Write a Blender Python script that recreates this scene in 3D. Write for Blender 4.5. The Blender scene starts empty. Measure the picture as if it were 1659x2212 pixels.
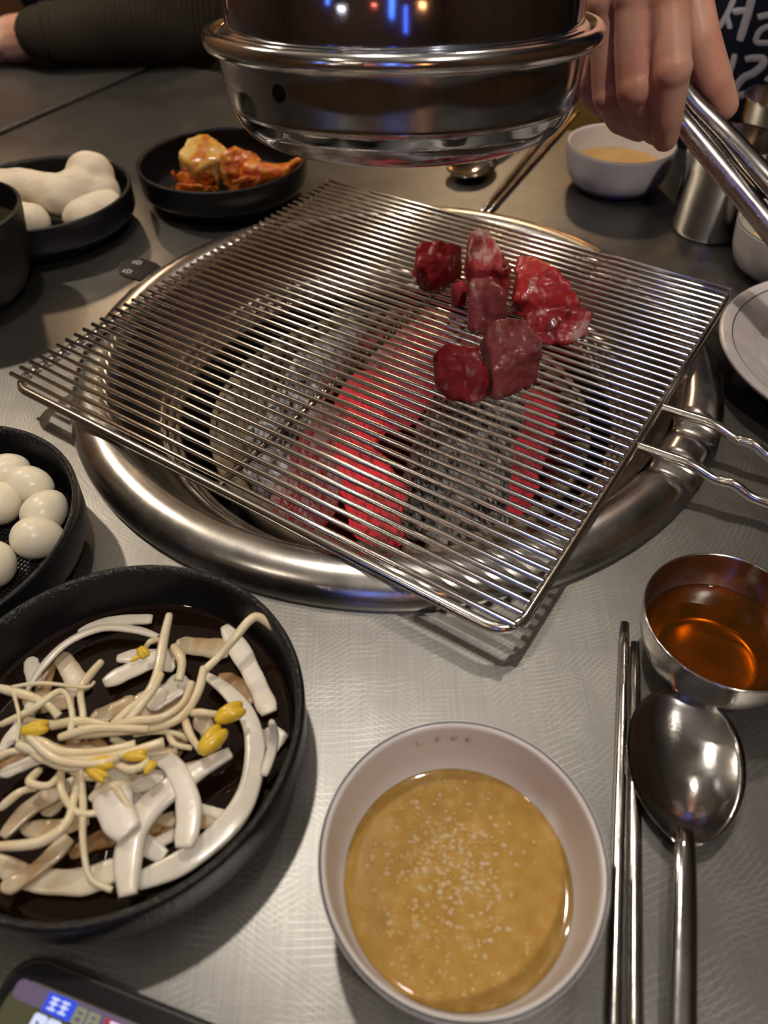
import bpy, bmesh, math, random
from math import sin, cos, pi, radians, hypot, atan2
from mathutils import Vector, Matrix, noise
from mathutils.bvhtree import BVHTree
random.seed(7)
S = bpy.context.scene
COL = S.collection

# ------------------------------------------------------------------ camera
CAM_H, FPX, PITCH, ROLL = 0.28, 1604.0, radians(46.589), radians(-1.1385)
F = Vector((0, cos(PITCH), -sin(PITCH))); U0 = Vector((0, sin(PITCH), cos(PITCH))); R0 = Vector((1, 0, 0))
RV = R0 * cos(ROLL) + U0 * sin(ROLL); UV = U0 * cos(ROLL) - R0 * sin(ROLL)
cd = bpy.data.cameras.new('camera'); cam = bpy.data.objects.new('camera', cd); COL.objects.link(cam)
M = Matrix((RV, UV, -F)).transposed().to_4x4(); M.translation = (0, 0, CAM_H); cam.matrix_world = M
cd.sensor_fit = 'VERTICAL'; cd.sensor_height = 36.0; cd.lens = 36.0 * FPX / 2212.0
cd.clip_start = 0.01; cd.clip_end = 50
cd.dof.use_dof = True; cd.dof.focus_distance = 0.37; cd.dof.aperture_fstop = 8.0
S.camera = cam

# ------------------------------------------------------------------ world, lamps, exposure
w = bpy.data.worlds.new('room_air'); S.world = w; w.use_nodes = True
w.node_tree.nodes['Background'].inputs[0].default_value = (0.05, 0.042, 0.036, 1)
w.node_tree.nodes['Background'].inputs[1].default_value = 0.3
def lamp(name, loc, power, col, radius, target=None, spot=None, blend=.6):
    l = bpy.data.lights.new(name, 'SPOT' if spot else 'POINT'); l.energy = power; l.color = col; l.shadow_soft_size = radius
    o = bpy.data.objects.new(name, l); COL.objects.link(o); o.location = loc
    if spot: l.spot_size = radians(spot); l.spot_blend = blend
    if target is not None:
        o.rotation_euler = (Vector(target) - Vector(loc)).to_track_quat('-Z', 'Y').to_euler()
    return o
lamp('table_lamp_light', (-0.15, 0.56, 1.30), 19, (1.0, 0.91, 0.79), 0.03)
lamp('table_lamp_light', (0.38, 0.95, 1.35), 7, (1.0, 0.90, 0.77), 0.03)
lamp('table_lamp_light', (-0.95, 1.20, 1.25), 28, (1.0, 0.84, 0.66), 0.03)
lamp('front_fill_light', (0.40, -0.40, 1.30), 31, (1.0, 0.90, 0.80), 0.04)  # added fill behind the camera, brightens the hand, hood and bowls
lamp('front_fill_light', (-0.95, -0.45, 1.55), 5, (1.0, 0.85, 0.66), 0.04)
lamp('wall_wash_fill', (0.35, 2.50, 1.25), 15, (1.0, 0.70, 0.42), 0.06)  # unseen fill added to wash the back wall and warm the far tabletop
lamp('wall_wash_fill', (-0.90, 2.60, 1.10), 17, (1.0, 0.70, 0.42), 0.06)  # second added wall wash, toward the left corner
C = S.cycles; C.max_bounces = 4; C.diffuse_bounces = 2; C.glossy_bounces = 3; C.transmission_bounces = 4; C.transparent_max_bounces = 8
C.caustics_reflective = False; C.caustics_refractive = False; C.use_adaptive_sampling = True; C.adaptive_threshold = 0.15; C.adaptive_min_samples = 12; C.use_denoising = True; C.sample_clamp_indirect = 6
S.view_settings.view_transform = 'Standard'; S.view_settings.look = 'None'
S.view_settings.gamma = 1.0; S.view_settings.exposure = 0.0; S.view_settings.use_curve_mapping = False

# ------------------------------------------------------------------ measuring helpers
def ray(px, py):
    return (F + RV * ((px - 829.5) / FPX) - UV * ((py - 1106.0) / FPX))
def P(px, py, z=0.0):              # point of the photograph lying at height z
    d = ray(px, py); return Vector((0, 0, CAM_H)) + d * ((z - CAM_H) / d.z)
def PY(px, py, Y):                 # point of the photograph lying at distance Y
    d = ray(px, py); return Vector((0, 0, CAM_H)) + d * (Y / d.y)
TU = Vector((0.879, -0.477, 0)); TV = Vector((0.477, 0.879, 0))     # the table's own axes
def T(u, v, z=0.0): return TU * u + TV * v + Vector((0, 0, z))

# ------------------------------------------------------------------ materials
def mat(name, base=(.5, .5, .5), rough=.5, metal=0., spec=.5, emit=None, es=0., coat=0., sss=0., sssc=None, trans=0., ior=1.45, alpha=1.):
    m = bpy.data.materials.new(name); m.use_nodes = True; b = m.node_tree.nodes['Principled BSDF']; I = b.inputs
    I['Base Color'].default_value = (*base, 1); I['Roughness'].default_value = rough; I['Metallic'].default_value = metal
    I['Specular IOR Level'].default_value = spec; I['IOR'].default_value = ior; I['Alpha'].default_value = alpha
    I['Coat Weight'].default_value = coat; I['Coat Roughness'].default_value = .08; I['Transmission Weight'].default_value = trans
    if sss: I['Subsurface Weight'].default_value = sss; I['Subsurface Radius'].default_value = sssc or (.006, .003, .002); I['Subsurface Scale'].default_value = 1
    if emit: I['Emission Color'].default_value = (*emit, 1); I['Emission Strength'].default_value = es
    return m
def nd(m, t, **k):
    n = m.node_tree.nodes.new(t)
    for a, v in k.items():
        if hasattr(n, a): setattr(n, a, v)
        else: n.inputs[a].default_value = v
    return n
def lk(m, a, b): m.node_tree.links.new(a, b)
def bsdf(m): return m.node_tree.nodes['Principled BSDF']
def coords(m, scale=(1, 1, 1), loc=(0, 0, 0), rot=(0, 0, 0)):
    tc = nd(m, 'ShaderNodeTexCoord'); mp = nd(m, 'ShaderNodeMapping')
    mp.inputs['Scale'].default_value = scale; mp.inputs['Location'].default_value = loc; mp.inputs['Rotation'].default_value = rot
    lk(m, tc.outputs['Object'], mp.inputs['Vector']); return mp.outputs[0]
def tex_noise(m, scale, detail=4, stretch=(1, 1, 1), rot=(0, 0, 0), dist=0., rough=.5, loc=(0, 0, 0)):
    n = nd(m, 'ShaderNodeTexNoise'); n.inputs['Scale'].default_value = scale; n.inputs['Detail'].default_value = detail
    n.inputs['Distortion'].default_value = dist; n.inputs['Roughness'].default_value = rough
    lk(m, coords(m, stretch, loc, rot), n.inputs['Vector']); return n.outputs['Fac']
def ramp(m, fac, stops):
    r = nd(m, 'ShaderNodeValToRGB'); e = r.color_ramp.elements
    while len(e) < len(stops): e.new(.5)
    for i, (p, c) in enumerate(stops): e[i].position = p; e[i].color = (*c, 1)
    lk(m, fac, r.inputs['Fac']); return r.outputs['Color']
def maprange(m, v, a, b, c, d):
    n = nd(m, 'ShaderNodeMapRange'); n.inputs[1].default_value = a; n.inputs[2].default_value = b; n.inputs[3].default_value = c; n.inputs[4].default_value = d
    lk(m, v, n.inputs[0]); return n.outputs[0]
def math2(m, op, a, b):
    n = nd(m, 'ShaderNodeMath'); n.operation = op
    for i, x in enumerate((a, b)):
        if isinstance(x, (int, float)): n.inputs[i].default_value = x
        else: lk(m, x, n.inputs[i])
    return n.outputs[0]
def bump(m, h, strength=.2, dist=.001):
    b = nd(m, 'ShaderNodeBump'); b.inputs['Strength'].default_value = strength; b.inputs['Distance'].default_value = dist
    lk(m, h, b.inputs['Height']); lk(m, b.outputs[0], bsdf(m).inputs['Normal'])
def setcol(m, c): lk(m, c, bsdf(m).inputs['Base Color'])
def setrough(m, c): lk(m, c, bsdf(m).inputs['Roughness'])

def table_steel():
    m = mat('scratched_table_steel', (.38, .37, .355), .42, 1.)
    a = tex_noise(m, 1, 2, (3400, 22, 1), (0, 0, radians(75))); b = tex_noise(m, 1, 2, (22, 3400, 1), (0, 0, radians(60)))
    h = math2(m, 'ADD', math2(m, 'MULTIPLY', a, .68), math2(m, 'MULTIPLY', b, .32)); sc_ = None
    for i, (cx, cy, sc, lo) in enumerate(((.02, .11, 150, .93), (-.03, .02, 120, .92), (.20, .06, 170, .94), (-.35, .30, 140, .95))):
        wv = nd(m, 'ShaderNodeTexWave'); wv.wave_type = 'RINGS'; wv.rings_direction = 'Z'; wv.inputs['Scale'].default_value = sc
        wv.inputs['Distortion'].default_value = 2.5; wv.inputs['Detail'].default_value = 1; wv.inputs['Detail Scale'].default_value = .12
        lk(m, coords(m, (1, 1, 1), (-cx, -cy, 0)), wv.inputs['Vector'])
        msk = maprange(m, tex_noise(m, 55, 2, loc=(i * 3.1, 1.7 * i, 0)), .50, .68, 0, 1)
        t = math2(m, 'MULTIPLY', maprange(m, wv.outputs['Fac'], lo, 1., 0, 1), msk); sc_ = t if sc_ is None else math2(m, 'MAXIMUM', sc_, t)
    v = math2(m, 'ADD', maprange(m, h, .36, .64, .215, .275), math2(m, 'MULTIPLY', sc_, .16))
    setcol(m, ramp(m, v, [(0., (.0, .0, .0)), (1., (1., .975, .93))]))
    bump(m, math2(m, 'ADD', h, math2(m, 'MULTIPLY', sc_, .3)), .05, .0004)
    setrough(m, maprange(m, tex_noise(m, 7, 2, dist=.6), .3, .7, .35, .43))
    return m
def worn_steel(name, base=(.6, .58, .55), rough=.2, sc=260, st=.05, spread=.08):
    m = mat(name, base, rough, 1.)
    bump(m, tex_noise(m, sc, 5), st, .0006)
    setrough(m, maprange(m, tex_noise(m, 60, 4), .3, .7, rough - spread * .5, rough + spread))
    return m
STEEL_TABLE = table_steel()
STEEL_RING = worn_steel('worn_ring_steel', (.60, .58, .55), .24, 420, .035, .06)
STEEL_TRAY = worn_steel('hood_shaded_steel', (.34, .31, .28), .22, 300, .04, .08)  # hood's shade over the tray is put into this darker base colour
STEEL_WIRE = mat('polished_wire_steel', (.80, .77, .71), .20, 1.)
STEEL_ROD = mat('browned_wire_steel', (.40, .34, .27), .25, 1.)
STEEL_HOOD = worn_steel('hood_steel', (.50, .495, .51), .10, 60, .04, .08)
STEEL_RIM = worn_steel('bright_rim_steel', (.72, .71, .70), .14, 90, .04, .06)
DOME_STEEL = mat('dark_mirror_steel', (.32, .34, .46), .10, 1.)
STEEL_CUP = worn_steel('cup_steel', (.62, .59, .54), .17, 120, .03, .06)
STEEL_BOWL = worn_steel('small_bowl_steel', (.50, .47, .43), .22, 200, .05, .08)
STEEL_CUT = worn_steel('cutlery_steel', (.58, .56, .53), .16, 500, .06, .08)
STEEL_SPOON = worn_steel('spoon_steel', (.50, .49, .48), .12, 420, .05, .06)
STEEL_DARK = mat('sooty_steel', (.10, .095, .09), .45, .7)
TONG = worn_steel('tong_steel', (.46, .44, .42), .24, 90, .03, .08)

def black_melamine():
    m = mat('black_melamine', (.008, .008, .009), .30, 0., .38)
    a = tex_noise(m, 1, 3, (2400, 60, 60), (0, 0, .5)); b = tex_noise(m, 1, 3, (60, 2400, 60), (0, 0, .3))
    bump(m, math2(m, 'ADD', a, b), .35, .0006)
    return m
BLACK = black_melamine()
def hatch():
    m = mat('black_crosshatched_melamine', (.012, .012, .013), .28)
    hs = []
    for r in (.4, .4 + pi / 2):
        wv = nd(m, 'ShaderNodeTexWave'); wv.inputs['Scale'].default_value = 150; lk(m, coords(m, (1, 1, 1), (0, 0, 0), (0, 0, r)), wv.inputs['Vector']); hs.append(wv.outputs['Fac'])
    bump(m, math2(m, 'MULTIPLY', hs[0], hs[1]), .9, .0012); return m
HATCH = hatch()
RIMM = mat('black_rim', (.012, .012, .013), .26); bump(RIMM, tex_noise(RIMM, 750, 2), 1., .0012)
WHITE = mat('white_melamine', (.66, .62, .61), .22, 0, .5)
LINE = mat('dark_rim_line', (.05, .055, .07), .3)
PRINT = mat('faint_grey_print', (.36, .33, .31), .4)
SEAL = mat('faint_orange_print', (.64, .50, .44), .4)

def liquid(name, tint, rough=.03, density=.85, diff=None):
    """see-through tinted liquid: tinted transparency below a glossy skin, some of it cloudy"""
    m = bpy.data.materials.new(name); m.use_nodes = True; nt = m.node_tree; nt.nodes.clear()
    out = nt.nodes.new('ShaderNodeOutputMaterial'); tr = nt.nodes.new('ShaderNodeBsdfTransparent'); tr.inputs[0].default_value = (*tint, 1)
    di = nt.nodes.new('ShaderNodeBsdfDiffuse'); di.inputs[0].default_value = (*(diff or tint), 1)
    mx = nt.nodes.new('ShaderNodeMixShader'); mx.inputs[0].default_value = density; lk(m, tr.outputs[0], mx.inputs[1]); lk(m, di.outputs[0], mx.inputs[2])
    gl = nt.nodes.new('ShaderNodeBsdfGlossy'); gl.inputs['Roughness'].default_value = rough
    fr = nt.nodes.new('ShaderNodeFresnel'); fr.inputs['IOR'].default_value = 1.4
    m2 = nt.nodes.new('ShaderNodeMixShader'); lk(m, fr.outputs[0], m2.inputs[0]); lk(m, mx.outputs[0], m2.inputs[1]); lk(m, gl.outputs[0], m2.inputs[2])
    lk(m, m2.outputs[0], out.inputs[0]); return m
OIL = liquid('amber_oil', (.62, .26, .02), .01, .08, (.34, .13, .01))
SOY = mat('soy_sauce', (.010, .004, .002), .03, 0, .5)
SAUCE = mat('yellow_garlic_sauce', (.40, .23, .055), .06, 0, .5, coat=.3)
setcol(SAUCE, ramp(SAUCE, tex_noise(SAUCE, 190, 5), [(.3, (.36, .20, .045)), (.55, (.42, .25, .065)), (.75, (.50, .33, .12))]))
SAUCE_PALE = mat('thin_yellow_sauce', (.52, .30, .09), .08)
GARLIC = mat('minced_garlic', (.50, .36, .19), .25)
DROP = mat('oil_droplet', (.55, .36, .13), .04, 0, .6, coat=1.)

def meat(name, dark, red, fat, fatpos=.62, seed=0.):
    m = mat(name, red, .36, 0, .45, coat=.22)
    big = tex_noise(m, 62, 3, (1, .5, .8), (0, .3, seed), .9, loc=(seed, seed * .7, 0)); fine = tex_noise(m, 240, 3, (1, .3, .6), (0, .3, seed), .5, loc=(seed, 0, seed))
    mixv = math2(m, 'ADD', math2(m, 'MULTIPLY', big, .70), math2(m, 'MULTIPLY', fine, .30))
    pink = tuple(red[k] * .55 + fat[k] * .45 for k in range(3))
    setcol(m, ramp(m, mixv, [(.36, dark), (.46, red), (fatpos - .06, red), (fatpos - .01, pink), (fatpos + .05, fat)]))
    bump(m, mixv, .5, .002); return m

MUSH = mat('mushroom_flesh', (.76, .66, .50), .55, 0, .3)
setcol(MUSH, ramp(MUSH, tex_noise(MUSH, 30, 4, (1, 4, 4)), [(.3, (.68, .57, .41)), (.7, (.80, .71, .56))])); bump(MUSH, tex_noise(MUSH, 90, 3, (.3, 2, 2)), .15, .001)
EGG = mat('boiled_egg_white', (.82, .75, .58), .30, 0, .4, sss=.15, sssc=(.008, .007, .005))
bump(EGG, tex_noise(EGG, 60, 3), .08, .001)
def onion_mat(name, c1, c2):
    m = mat(name, c1, .26, 0, .5, coat=.3)
    setcol(m, ramp(m, tex_noise(m, 40, 4, (1, 1, 1), dist=.4), [(.35, c2), (.6, c1)])); bump(m, tex_noise(m, 500, 3), .12, .0006); return m
ONION = onion_mat('onion_flesh', (.78, .73, .64), (.68, .61, .50))
ONION_SOY = onion_mat('soy_stained_onion', (.42, .27, .13), (.20, .10, .035))
ONION_MIX = onion_mat('half_stained_onion', (.66, .58, .45), (.38, .25, .12))
SPROUT = onion_mat('bean_sprout_stem', (.78, .71, .50), (.70, .56, .33))
BEAN = onion_mat('bean_sprout_head', (.78, .55, .05), (.66, .42, .03))
KIM_RED = mat('red_kimchi', (.60, .10, .008), .28, coat=.4)
setcol(KIM_RED, ramp(KIM_RED, tex_noise(KIM_RED, 130, 5), [(.33, (.38, .04, .004)), (.48, (.74, .14, .008)), (.66, (.86, .34, .03))])); bump(KIM_RED, tex_noise(KIM_RED, 260, 4), .6, .002)
KIM_PALE = mat('pale_kimchi', (.80, .50, .12), .3, coat=.35)
setcol(KIM_PALE, ramp(KIM_PALE, tex_noise(KIM_PALE, 60, 4), [(.34, (.66, .16, .012)), (.44, (.82, .40, .05)), (.58, (.86, .58, .18))]))
SKIN = mat('skin', (.72, .46, .36), .42, 0, .4, sss=.15, sssc=(.012, .004, .002))
setcol(SKIN, ramp(SKIN, tex_noise(SKIN, 26, 4), [(.34, (.66, .30, .21)), (.66, (.78, .47, .34))])); bump(SKIN, tex_noise(SKIN, 340, 4), .12, .001)
NAIL = mat('fingernail', (.62, .36, .28), .25)
KNIT = mat('olive_brown_knit', (.045, .036, .026), .9, 0, .1)
_wv = nd(KNIT, 'ShaderNodeTexWave'); _wv.inputs['Scale'].default_value = 55; _wv.inputs['Distortion'].default_value = 2; lk(KNIT, coords(KNIT, (1, 1, 1)), _wv.inputs['Vector']); bump(KNIT, _wv.outputs['Fac'], .5, .003)
NAVY = mat('navy_cotton', (.008, .009, .018), .9, 0, .1); bump(NAVY, tex_noise(NAVY, 900, 3), .2, .001)
LETTER = mat('grey_white_shirt_print', (.34, .33, .36), .85)
HAIR = mat('black_hair', (.01, .009, .008), .5)
WOODY = mat('yellow_wood', (.26, .16, .035), .5); setcol(WOODY, ramp(WOODY, tex_noise(WOODY, 14, 5, (1, 1, 8)), [(.3, (.22, .13, .03)), (.7, (.30, .19, .05))]))
WALLM = mat('dark_brown_wall', (.10, .06, .035), .8); setcol(WALLM, ramp(WALLM, tex_noise(WALLM, 4, 4), [(.3, (.085, .046, .022)), (.7, (.13, .072, .035))]))
CEILM = mat('dark_ceiling', (.10, .095, .09), .9); FLOORM = mat('dark_floor', (.06, .05, .045), .5)
bump(FLOORM, tex_noise(FLOORM, 20, 4), .1, .01); bump(CEILM, tex_noise(CEILM, 14, 4), .1, .01)
CLAY = mat('ash_stained_fire_clay', (.34, .27, .17), .9); setcol(CLAY, ramp(CLAY, tex_noise(CLAY, 60, 5), [(.3, (.20, .15, .09)), (.7, (.44, .36, .24))]))
SOOT = mat('soot_black', (.006, .006, .006), .8)
SCREW = mat('dark_bolt', (.05, .04, .05), .35, .9)
PHONE_BLACK = mat('phone_black', (.006, .006, .008), .25); PHONE_EDGE = mat('phone_edge_metal', (.10, .09, .09), .3, .9)

def coal(name, seed, ash=(.50, .47, .46), glow=0., gl=(1., .035, .05)):
    m = mat(name, ash, .95, 0, .1)
    st = tex_noise(m, 1, 4, (420, 90, 420), (0, 0, seed), .5); pt = tex_noise(m, 34, 5, loc=(seed, seed, 0))
    v = math2(m, 'ADD', math2(m, 'MULTIPLY', st, .55), math2(m, 'MULTIPLY', pt, .45))
    setcol(m, ramp(m, v, [(.40, (.012, .011, .011)), (.48, tuple(c * .45 for c in ash)), (.55, ash)])); bump(m, v, .9, .005); m.cycles.emission_sampling = 'NONE'
    if glow:
        bsdf(m).inputs['Emission Color'].default_value = (*gl, 1)
        lk(m, maprange(m, v, .42, .58, glow, glow * .10), bsdf(m).inputs['Emission Strength'])
    return m

# ------------------------------------------------------------------ object helpers
def thing(name, label, cat, loc=(0, 0, 0), group=None):
    o = bpy.data.objects.new(name, None); COL.objects.link(o); o.location = loc; o.empty_display_size = .01
    return tag(o, label, cat, group)
def tag(o, label=None, cat=None, group=None, kind=None):
    if label: o['label'] = label
    if cat: o['category'] = cat
    if group: o['group'] = group
    if kind: o['kind'] = kind
    return o
def link(name, me, m, parent=None, smooth=True):
    o = bpy.data.objects.new(name, me); COL.objects.link(o)
    if m and not me.materials: me.materials.append(m)
    if smooth: me.polygons.foreach_set('use_smooth', [True] * len(me.polygons))
    if parent is not None: o.parent = parent
    return o
def org(parent):
    v = Vector((0, 0, 0))
    while parent is not None: v += parent.location; parent = parent.parent
    return v
def mk(name, verts, faces, m, parent=None, smooth=True, base=None):
    """verts are in world space; the object's origin is its parent's, or base"""
    o0 = org(parent) if parent is not None else (Vector(base) if base is not None else Vector((0, 0, 0)))
    me = bpy.data.meshes.new(name); me.from_pydata([tuple(Vector(v) - o0) for v in verts], [], faces); me.update()
    o = link(name, me, m, parent, smooth)
    if parent is None and base is not None: o.location = base
    return o
def lathe_data(prof, c, seg=96, fn=None, closed=False):
    vs, fs = [], []; n = len(prof)
    for i in range(seg):
        a = 2 * pi * i / seg
        for (r, z) in prof:
            dz = fn(a, r, z) if fn else 0
            vs.append((c[0] + r * cos(a), c[1] + r * sin(a), c[2] + z + dz))
    for i in range(seg):
        j = (i + 1) % seg
        for k in range(n if closed else n - 1):
            l = (k + 1) % n
            fs.append((i * n + k, j * n + k, j * n + l, i * n + l))
    return vs, fs
def lathe(name, prof, c, m, parent=None, seg=96, fn=None, closed=False, base=None):
    vs, fs = lathe_data(prof, c, seg, fn, closed); return mk(name, vs, fs, m, parent, True, base)
def smooth_prof(pts, n=6):
    """Catmull-Rom through 2D/3D control points"""
    pts = [Vector(p) for p in pts]; out = []
    for i in range(len(pts) - 1):
        p0, p1, p2, p3 = pts[max(i - 1, 0)], pts[i], pts[i + 1], pts[min(i + 2, len(pts) - 1)]
        for k in range(n):
            t = k / n; out.append(.5 * ((2 * p1) + (p2 - p0) * t + (2 * p0 - 5 * p1 + 4 * p2 - p3) * t * t + (3 * p1 - p0 - 3 * p2 + p3) * t ** 3))
    out.append(pts[-1]); return out
def tube_data(path, rad, seg=10, closed=False, flat=None, upv=Vector((0, 0, 1)), caps=True):
    """round or flattened (flat = (width factor, height factor)) tube along a path"""
    path = [Vector(p) for p in path]; n = len(path); vs, fs = [], []
    rr = rad if callable(rad) else (lambda t: rad)
    for i, p in enumerate(path):
        a = path[(i - 1) % n] if (closed or i > 0) else path[i]; b = path[(i + 1) % n] if (closed or i < n - 1) else path[i]
        d = (b - a).normalized(); s = d.cross(upv)
        if s.length < 1e-4: s = d.cross(Vector((1, 0, 0)))
        s.normalize(); u = s.cross(d); r = rr(i / max(n - 1, 1)); fx, fy = flat or (1, 1)
        for k in range(seg):
            t = 2 * pi * k / seg; vs.append(p + s * (cos(t) * r * fx) + u * (sin(t) * r * fy))
    for i in range(n if closed else n - 1):
        j = (i + 1) % n
        for k in range(seg):
            l = (k + 1) % seg; fs.append((i * seg + k, i * seg + l, j * seg + l, j * seg + k))
    if not closed and caps:
        fs.append(tuple(range(seg - 1, -1, -1))); fs.append(tuple((n - 1) * seg + k for k in range(seg)))
    return vs, fs
def tube(name, path, rad, m, parent=None, seg=10, closed=False, flat=None, base=None, upv=Vector((0, 0, 1))):
    vs, fs = tube_data(path, rad, seg, closed, flat, upv); return mk(name, vs, fs, m, parent, True, base)
def box_data(c, s, rotz=0., axes=None):
    X, Y, Z = axes or (Vector((cos(rotz), sin(rotz), 0)), Vector((-sin(rotz), cos(rotz), 0)), Vector((0, 0, 1)))
    vs = [Vector(c) + X * (s[0] / 2 * i) + Y * (s[1] / 2 * j) + Z * (s[2] / 2 * k) for i in (-1, 1) for j in (-1, 1) for k in (-1, 1)]
    return vs, [(0, 1, 3, 2), (4, 6, 7, 5), (0, 4, 5, 1), (2, 3, 7, 6), (0, 2, 6, 4), (1, 5, 7, 3)]
def box(name, c, s, m, parent=None, rotz=0., bev=0., base=None, axes=None):
    vs, fs = box_data(c, s, rotz, axes); o = mk(name, vs, fs, m, parent, False, base)
    if bev:
        bm = bmesh.new(); bm.from_mesh(o.data); bmesh.ops.recalc_face_normals(bm, faces=bm.faces)
        bmesh.ops.bevel(bm, geom=list(bm.edges), offset=bev, segments=3, affect='EDGES', profile=.5); bm.to_mesh(o.data); bm.free()
    return o
def bake(verts_faces, voxel, smooth_it=4, factor=.5):
    """union of overlapping closed shapes as one continuous skin"""
    vs, fs = [], []
    for v, f in verts_faces:
        k = len(vs); vs += [tuple(x) for x in v]; fs += [tuple(i + k for i in q) for q in f]
    me = bpy.data.meshes.new('skin_source'); me.from_pydata(vs, [], fs); o = bpy.data.objects.new('skin_source', me); COL.objects.link(o)
    bm = bmesh.new(); bm.from_mesh(me); bmesh.ops.recalc_face_normals(bm, faces=bm.faces); bm.to_mesh(me); bm.free()
    r = o.modifiers.new('r', 'REMESH'); r.mode = 'VOXEL'; r.voxel_size = voxel
    if smooth_it: s = o.modifiers.new('s', 'SMOOTH'); s.iterations = smooth_it; s.factor = factor
    dg = bpy.context.evaluated_depsgraph_get(); out = bpy.data.meshes.new_from_object(o.evaluated_get(dg))
    bpy.data.objects.remove(o); bpy.data.meshes.remove(me); return out
def capsule(p0, r0, p1, r1, seg=14):
    p0, p1 = Vector(p0), Vector(p1); d = p1 - p0; L = d.length; d = d.normalized(); path, rad = [], []
    for k in range(5):
        t = pi / 2 * k / 4; path.append(p0 - d * (r0 * cos(t))); rad.append(max(r0 * sin(t), r0 * .05))
    for k in range(5):
        t = pi / 2 * k / 4; path.append(p1 + d * (r1 * sin(t))); rad.append(max(r1 * cos(t), r1 * .05))
    n = len(path); vs, fs = [], []; s = d.cross(Vector((.3, .2, .9))).normalized(); u = s.cross(d)
    for i in range(n):
        for k in range(seg):
            a = 2 * pi * k / seg; vs.append(path[i] + (s * cos(a) + u * sin(a)) * rad[i])
    for i in range(n - 1):
        for k in range(seg):
            l = (k + 1) % seg; fs.append((i * seg + k, i * seg + l, (i + 1) * seg + l, (i + 1) * seg + k))
    fs.append(tuple(range(seg - 1, -1, -1))); fs.append(tuple((n - 1) * seg + k for k in range(seg)))
    return vs, fs
def ellipsoid(c, s, rot=None, seg=20, rings=12):
    vs, fs = [], []; R = rot or Matrix.Identity(3)
    for i in range(rings + 1):
        t = pi * i / rings
        for k in range(seg):
            a = 2 * pi * k / seg; rr = max(sin(t), .02); vs.append(Vector(c) + R @ Vector((s[0] * rr * cos(a), s[1] * rr * sin(a), s[2] * cos(t))))
    for i in range(rings):
        for k in range(seg):
            l = (k + 1) % seg; fs.append((i * seg + k, (i + 1) * seg + k, (i + 1) * seg + l, i * seg + l))
    fs.append(tuple(range(seg))); fs.append(tuple(rings * seg + k for k in range(seg - 1, -1, -1))); return vs, fs
def wobble(me, amp, freq, seed):
    nn = [v.normal.copy() for v in me.vertices]; off = Vector((seed, seed * 1.3, -seed)); out = []
    for v, n in zip(me.vertices, nn):
        q = v.co * freq + off; out.extend(v.co + n * (amp * (noise.noise(q) + .5 * noise.noise(q * 2.3))))
    me.vertices.foreach_set('co', out); me.update()
def hull(points):
    bm = bmesh.new()
    for p in points: bm.verts.new(p)
    r = bmesh.ops.convex_hull(bm, input=bm.verts); bmesh.ops.delete(bm, geom=[g for g in r['geom_interior'] if isinstance(g, bmesh.types.BMVert)], context='VERTS')
    bm.verts.index_update(); vs = [v.co.copy() for v in bm.verts]; fs = [tuple(v.index for v in f.verts) for f in bm.faces]; bm.free(); return vs, fs
def from_me(name, me, m, label=None, cat=None, group=None, parent=None):
    """link a world-space mesh with its origin at its own foot"""
    xs = [v.co for v in me.vertices]
    if parent is not None: b = org(parent)
    else: b = Vector((sum(v.x for v in xs) / len(xs), sum(v.y for v in xs) / len(xs), min(v.z for v in xs)))
    for v in me.vertices: v.co -= b
    me.materials.clear(); o = link(name, me, m, parent)
    if parent is None: o.location = b
    return tag(o, label, cat, group)

# ================================================================== THE SETTING
FZ, CZ = -0.75, 1.75
def struct(o): o['kind'] = 'structure'; return o
struct(box('floor', T(0, .8, FZ - .03), (5.2, 5.6, .06), FLOORM, rotz=radians(-28.5)))
struct(box('ceiling', T(0, .8, CZ + .03), (5.2, 5.6, .06), CEILM, rotz=radians(-28.5)))
struct(box('wall_back', T(0, 3.05, .5), (5.2, .06, 2.5), WALLM, rotz=radians(-28.5)))
struct(box('wall_front', T(0, -1.75, .5), (5.2, .06, 2.5), WALLM, rotz=radians(-28.5)))
struct(box('wall_left', T(-2.55, .65, .5), (.06, 4.74, 2.5), WALLM, rotz=radians(-28.5)))
struct(box('wall_right', T(2.55, .65, .5), (.06, 4.74, 2.5), WALLM, rotz=radians(-28.5)))
def wall_light(label, u, v, z, su, sv, sz, col, st, strong=False):
    m = mat('lit_panel', (.1, .1, .1), .5, emit=col, es=st)
    if not strong: m.cycles.emission_sampling = 'NONE'
    t = thing('wall_light', label, 'light', T(u, v, z - sz / 2)); ry = radians(-28.5)
    box('light_panel', T(u, v, z), (su, sv, sz), m, t, rotz=ry)
    dx = .02
    box('housing', T(u, v, z - sz / 2 - .012), (su + .03, sv + .02, .024), STEEL_DARK, t, rotz=ry)
    box('housing', T(u, v, z + sz / 2 + .012), (su + .03, sv + .02, .024), STEEL_DARK, t, rotz=ry)
wall_light('orange glowing wall light on the far wall', -.35, 2.98, .62, .7, .06, .26, (1., .42, .10), 9, True)
wall_light('blue glowing light strip on the wall behind the camera', .55, -1.68, 1.0, .10, .06, .8, (.10, .25, 1.), 5)
wall_light('second blue glowing light strip, nearer the left wall', -.9, -1.68, .9, .07, .06, .5, (.12, .30, 1.), 4)
wall_light('orange glowing wall light behind the camera', 1.4, -1.68, .9, .16, .06, .16, (1., .42, .12), 16)
wall_light('wide dim blue light box on the wall behind the camera', .9, -1.68, .60, .06, .06, .45, (.10, .18, .9), 4)
wall_light('small red wall light behind the camera', .15, -1.68, .75, .08, .06, .06, (1., .18, .08), 12)
wall_light('small white wall light low behind the camera', -.55, -1.68, .62, .14, .06, .05, (1., .92, .8), 16)
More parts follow.
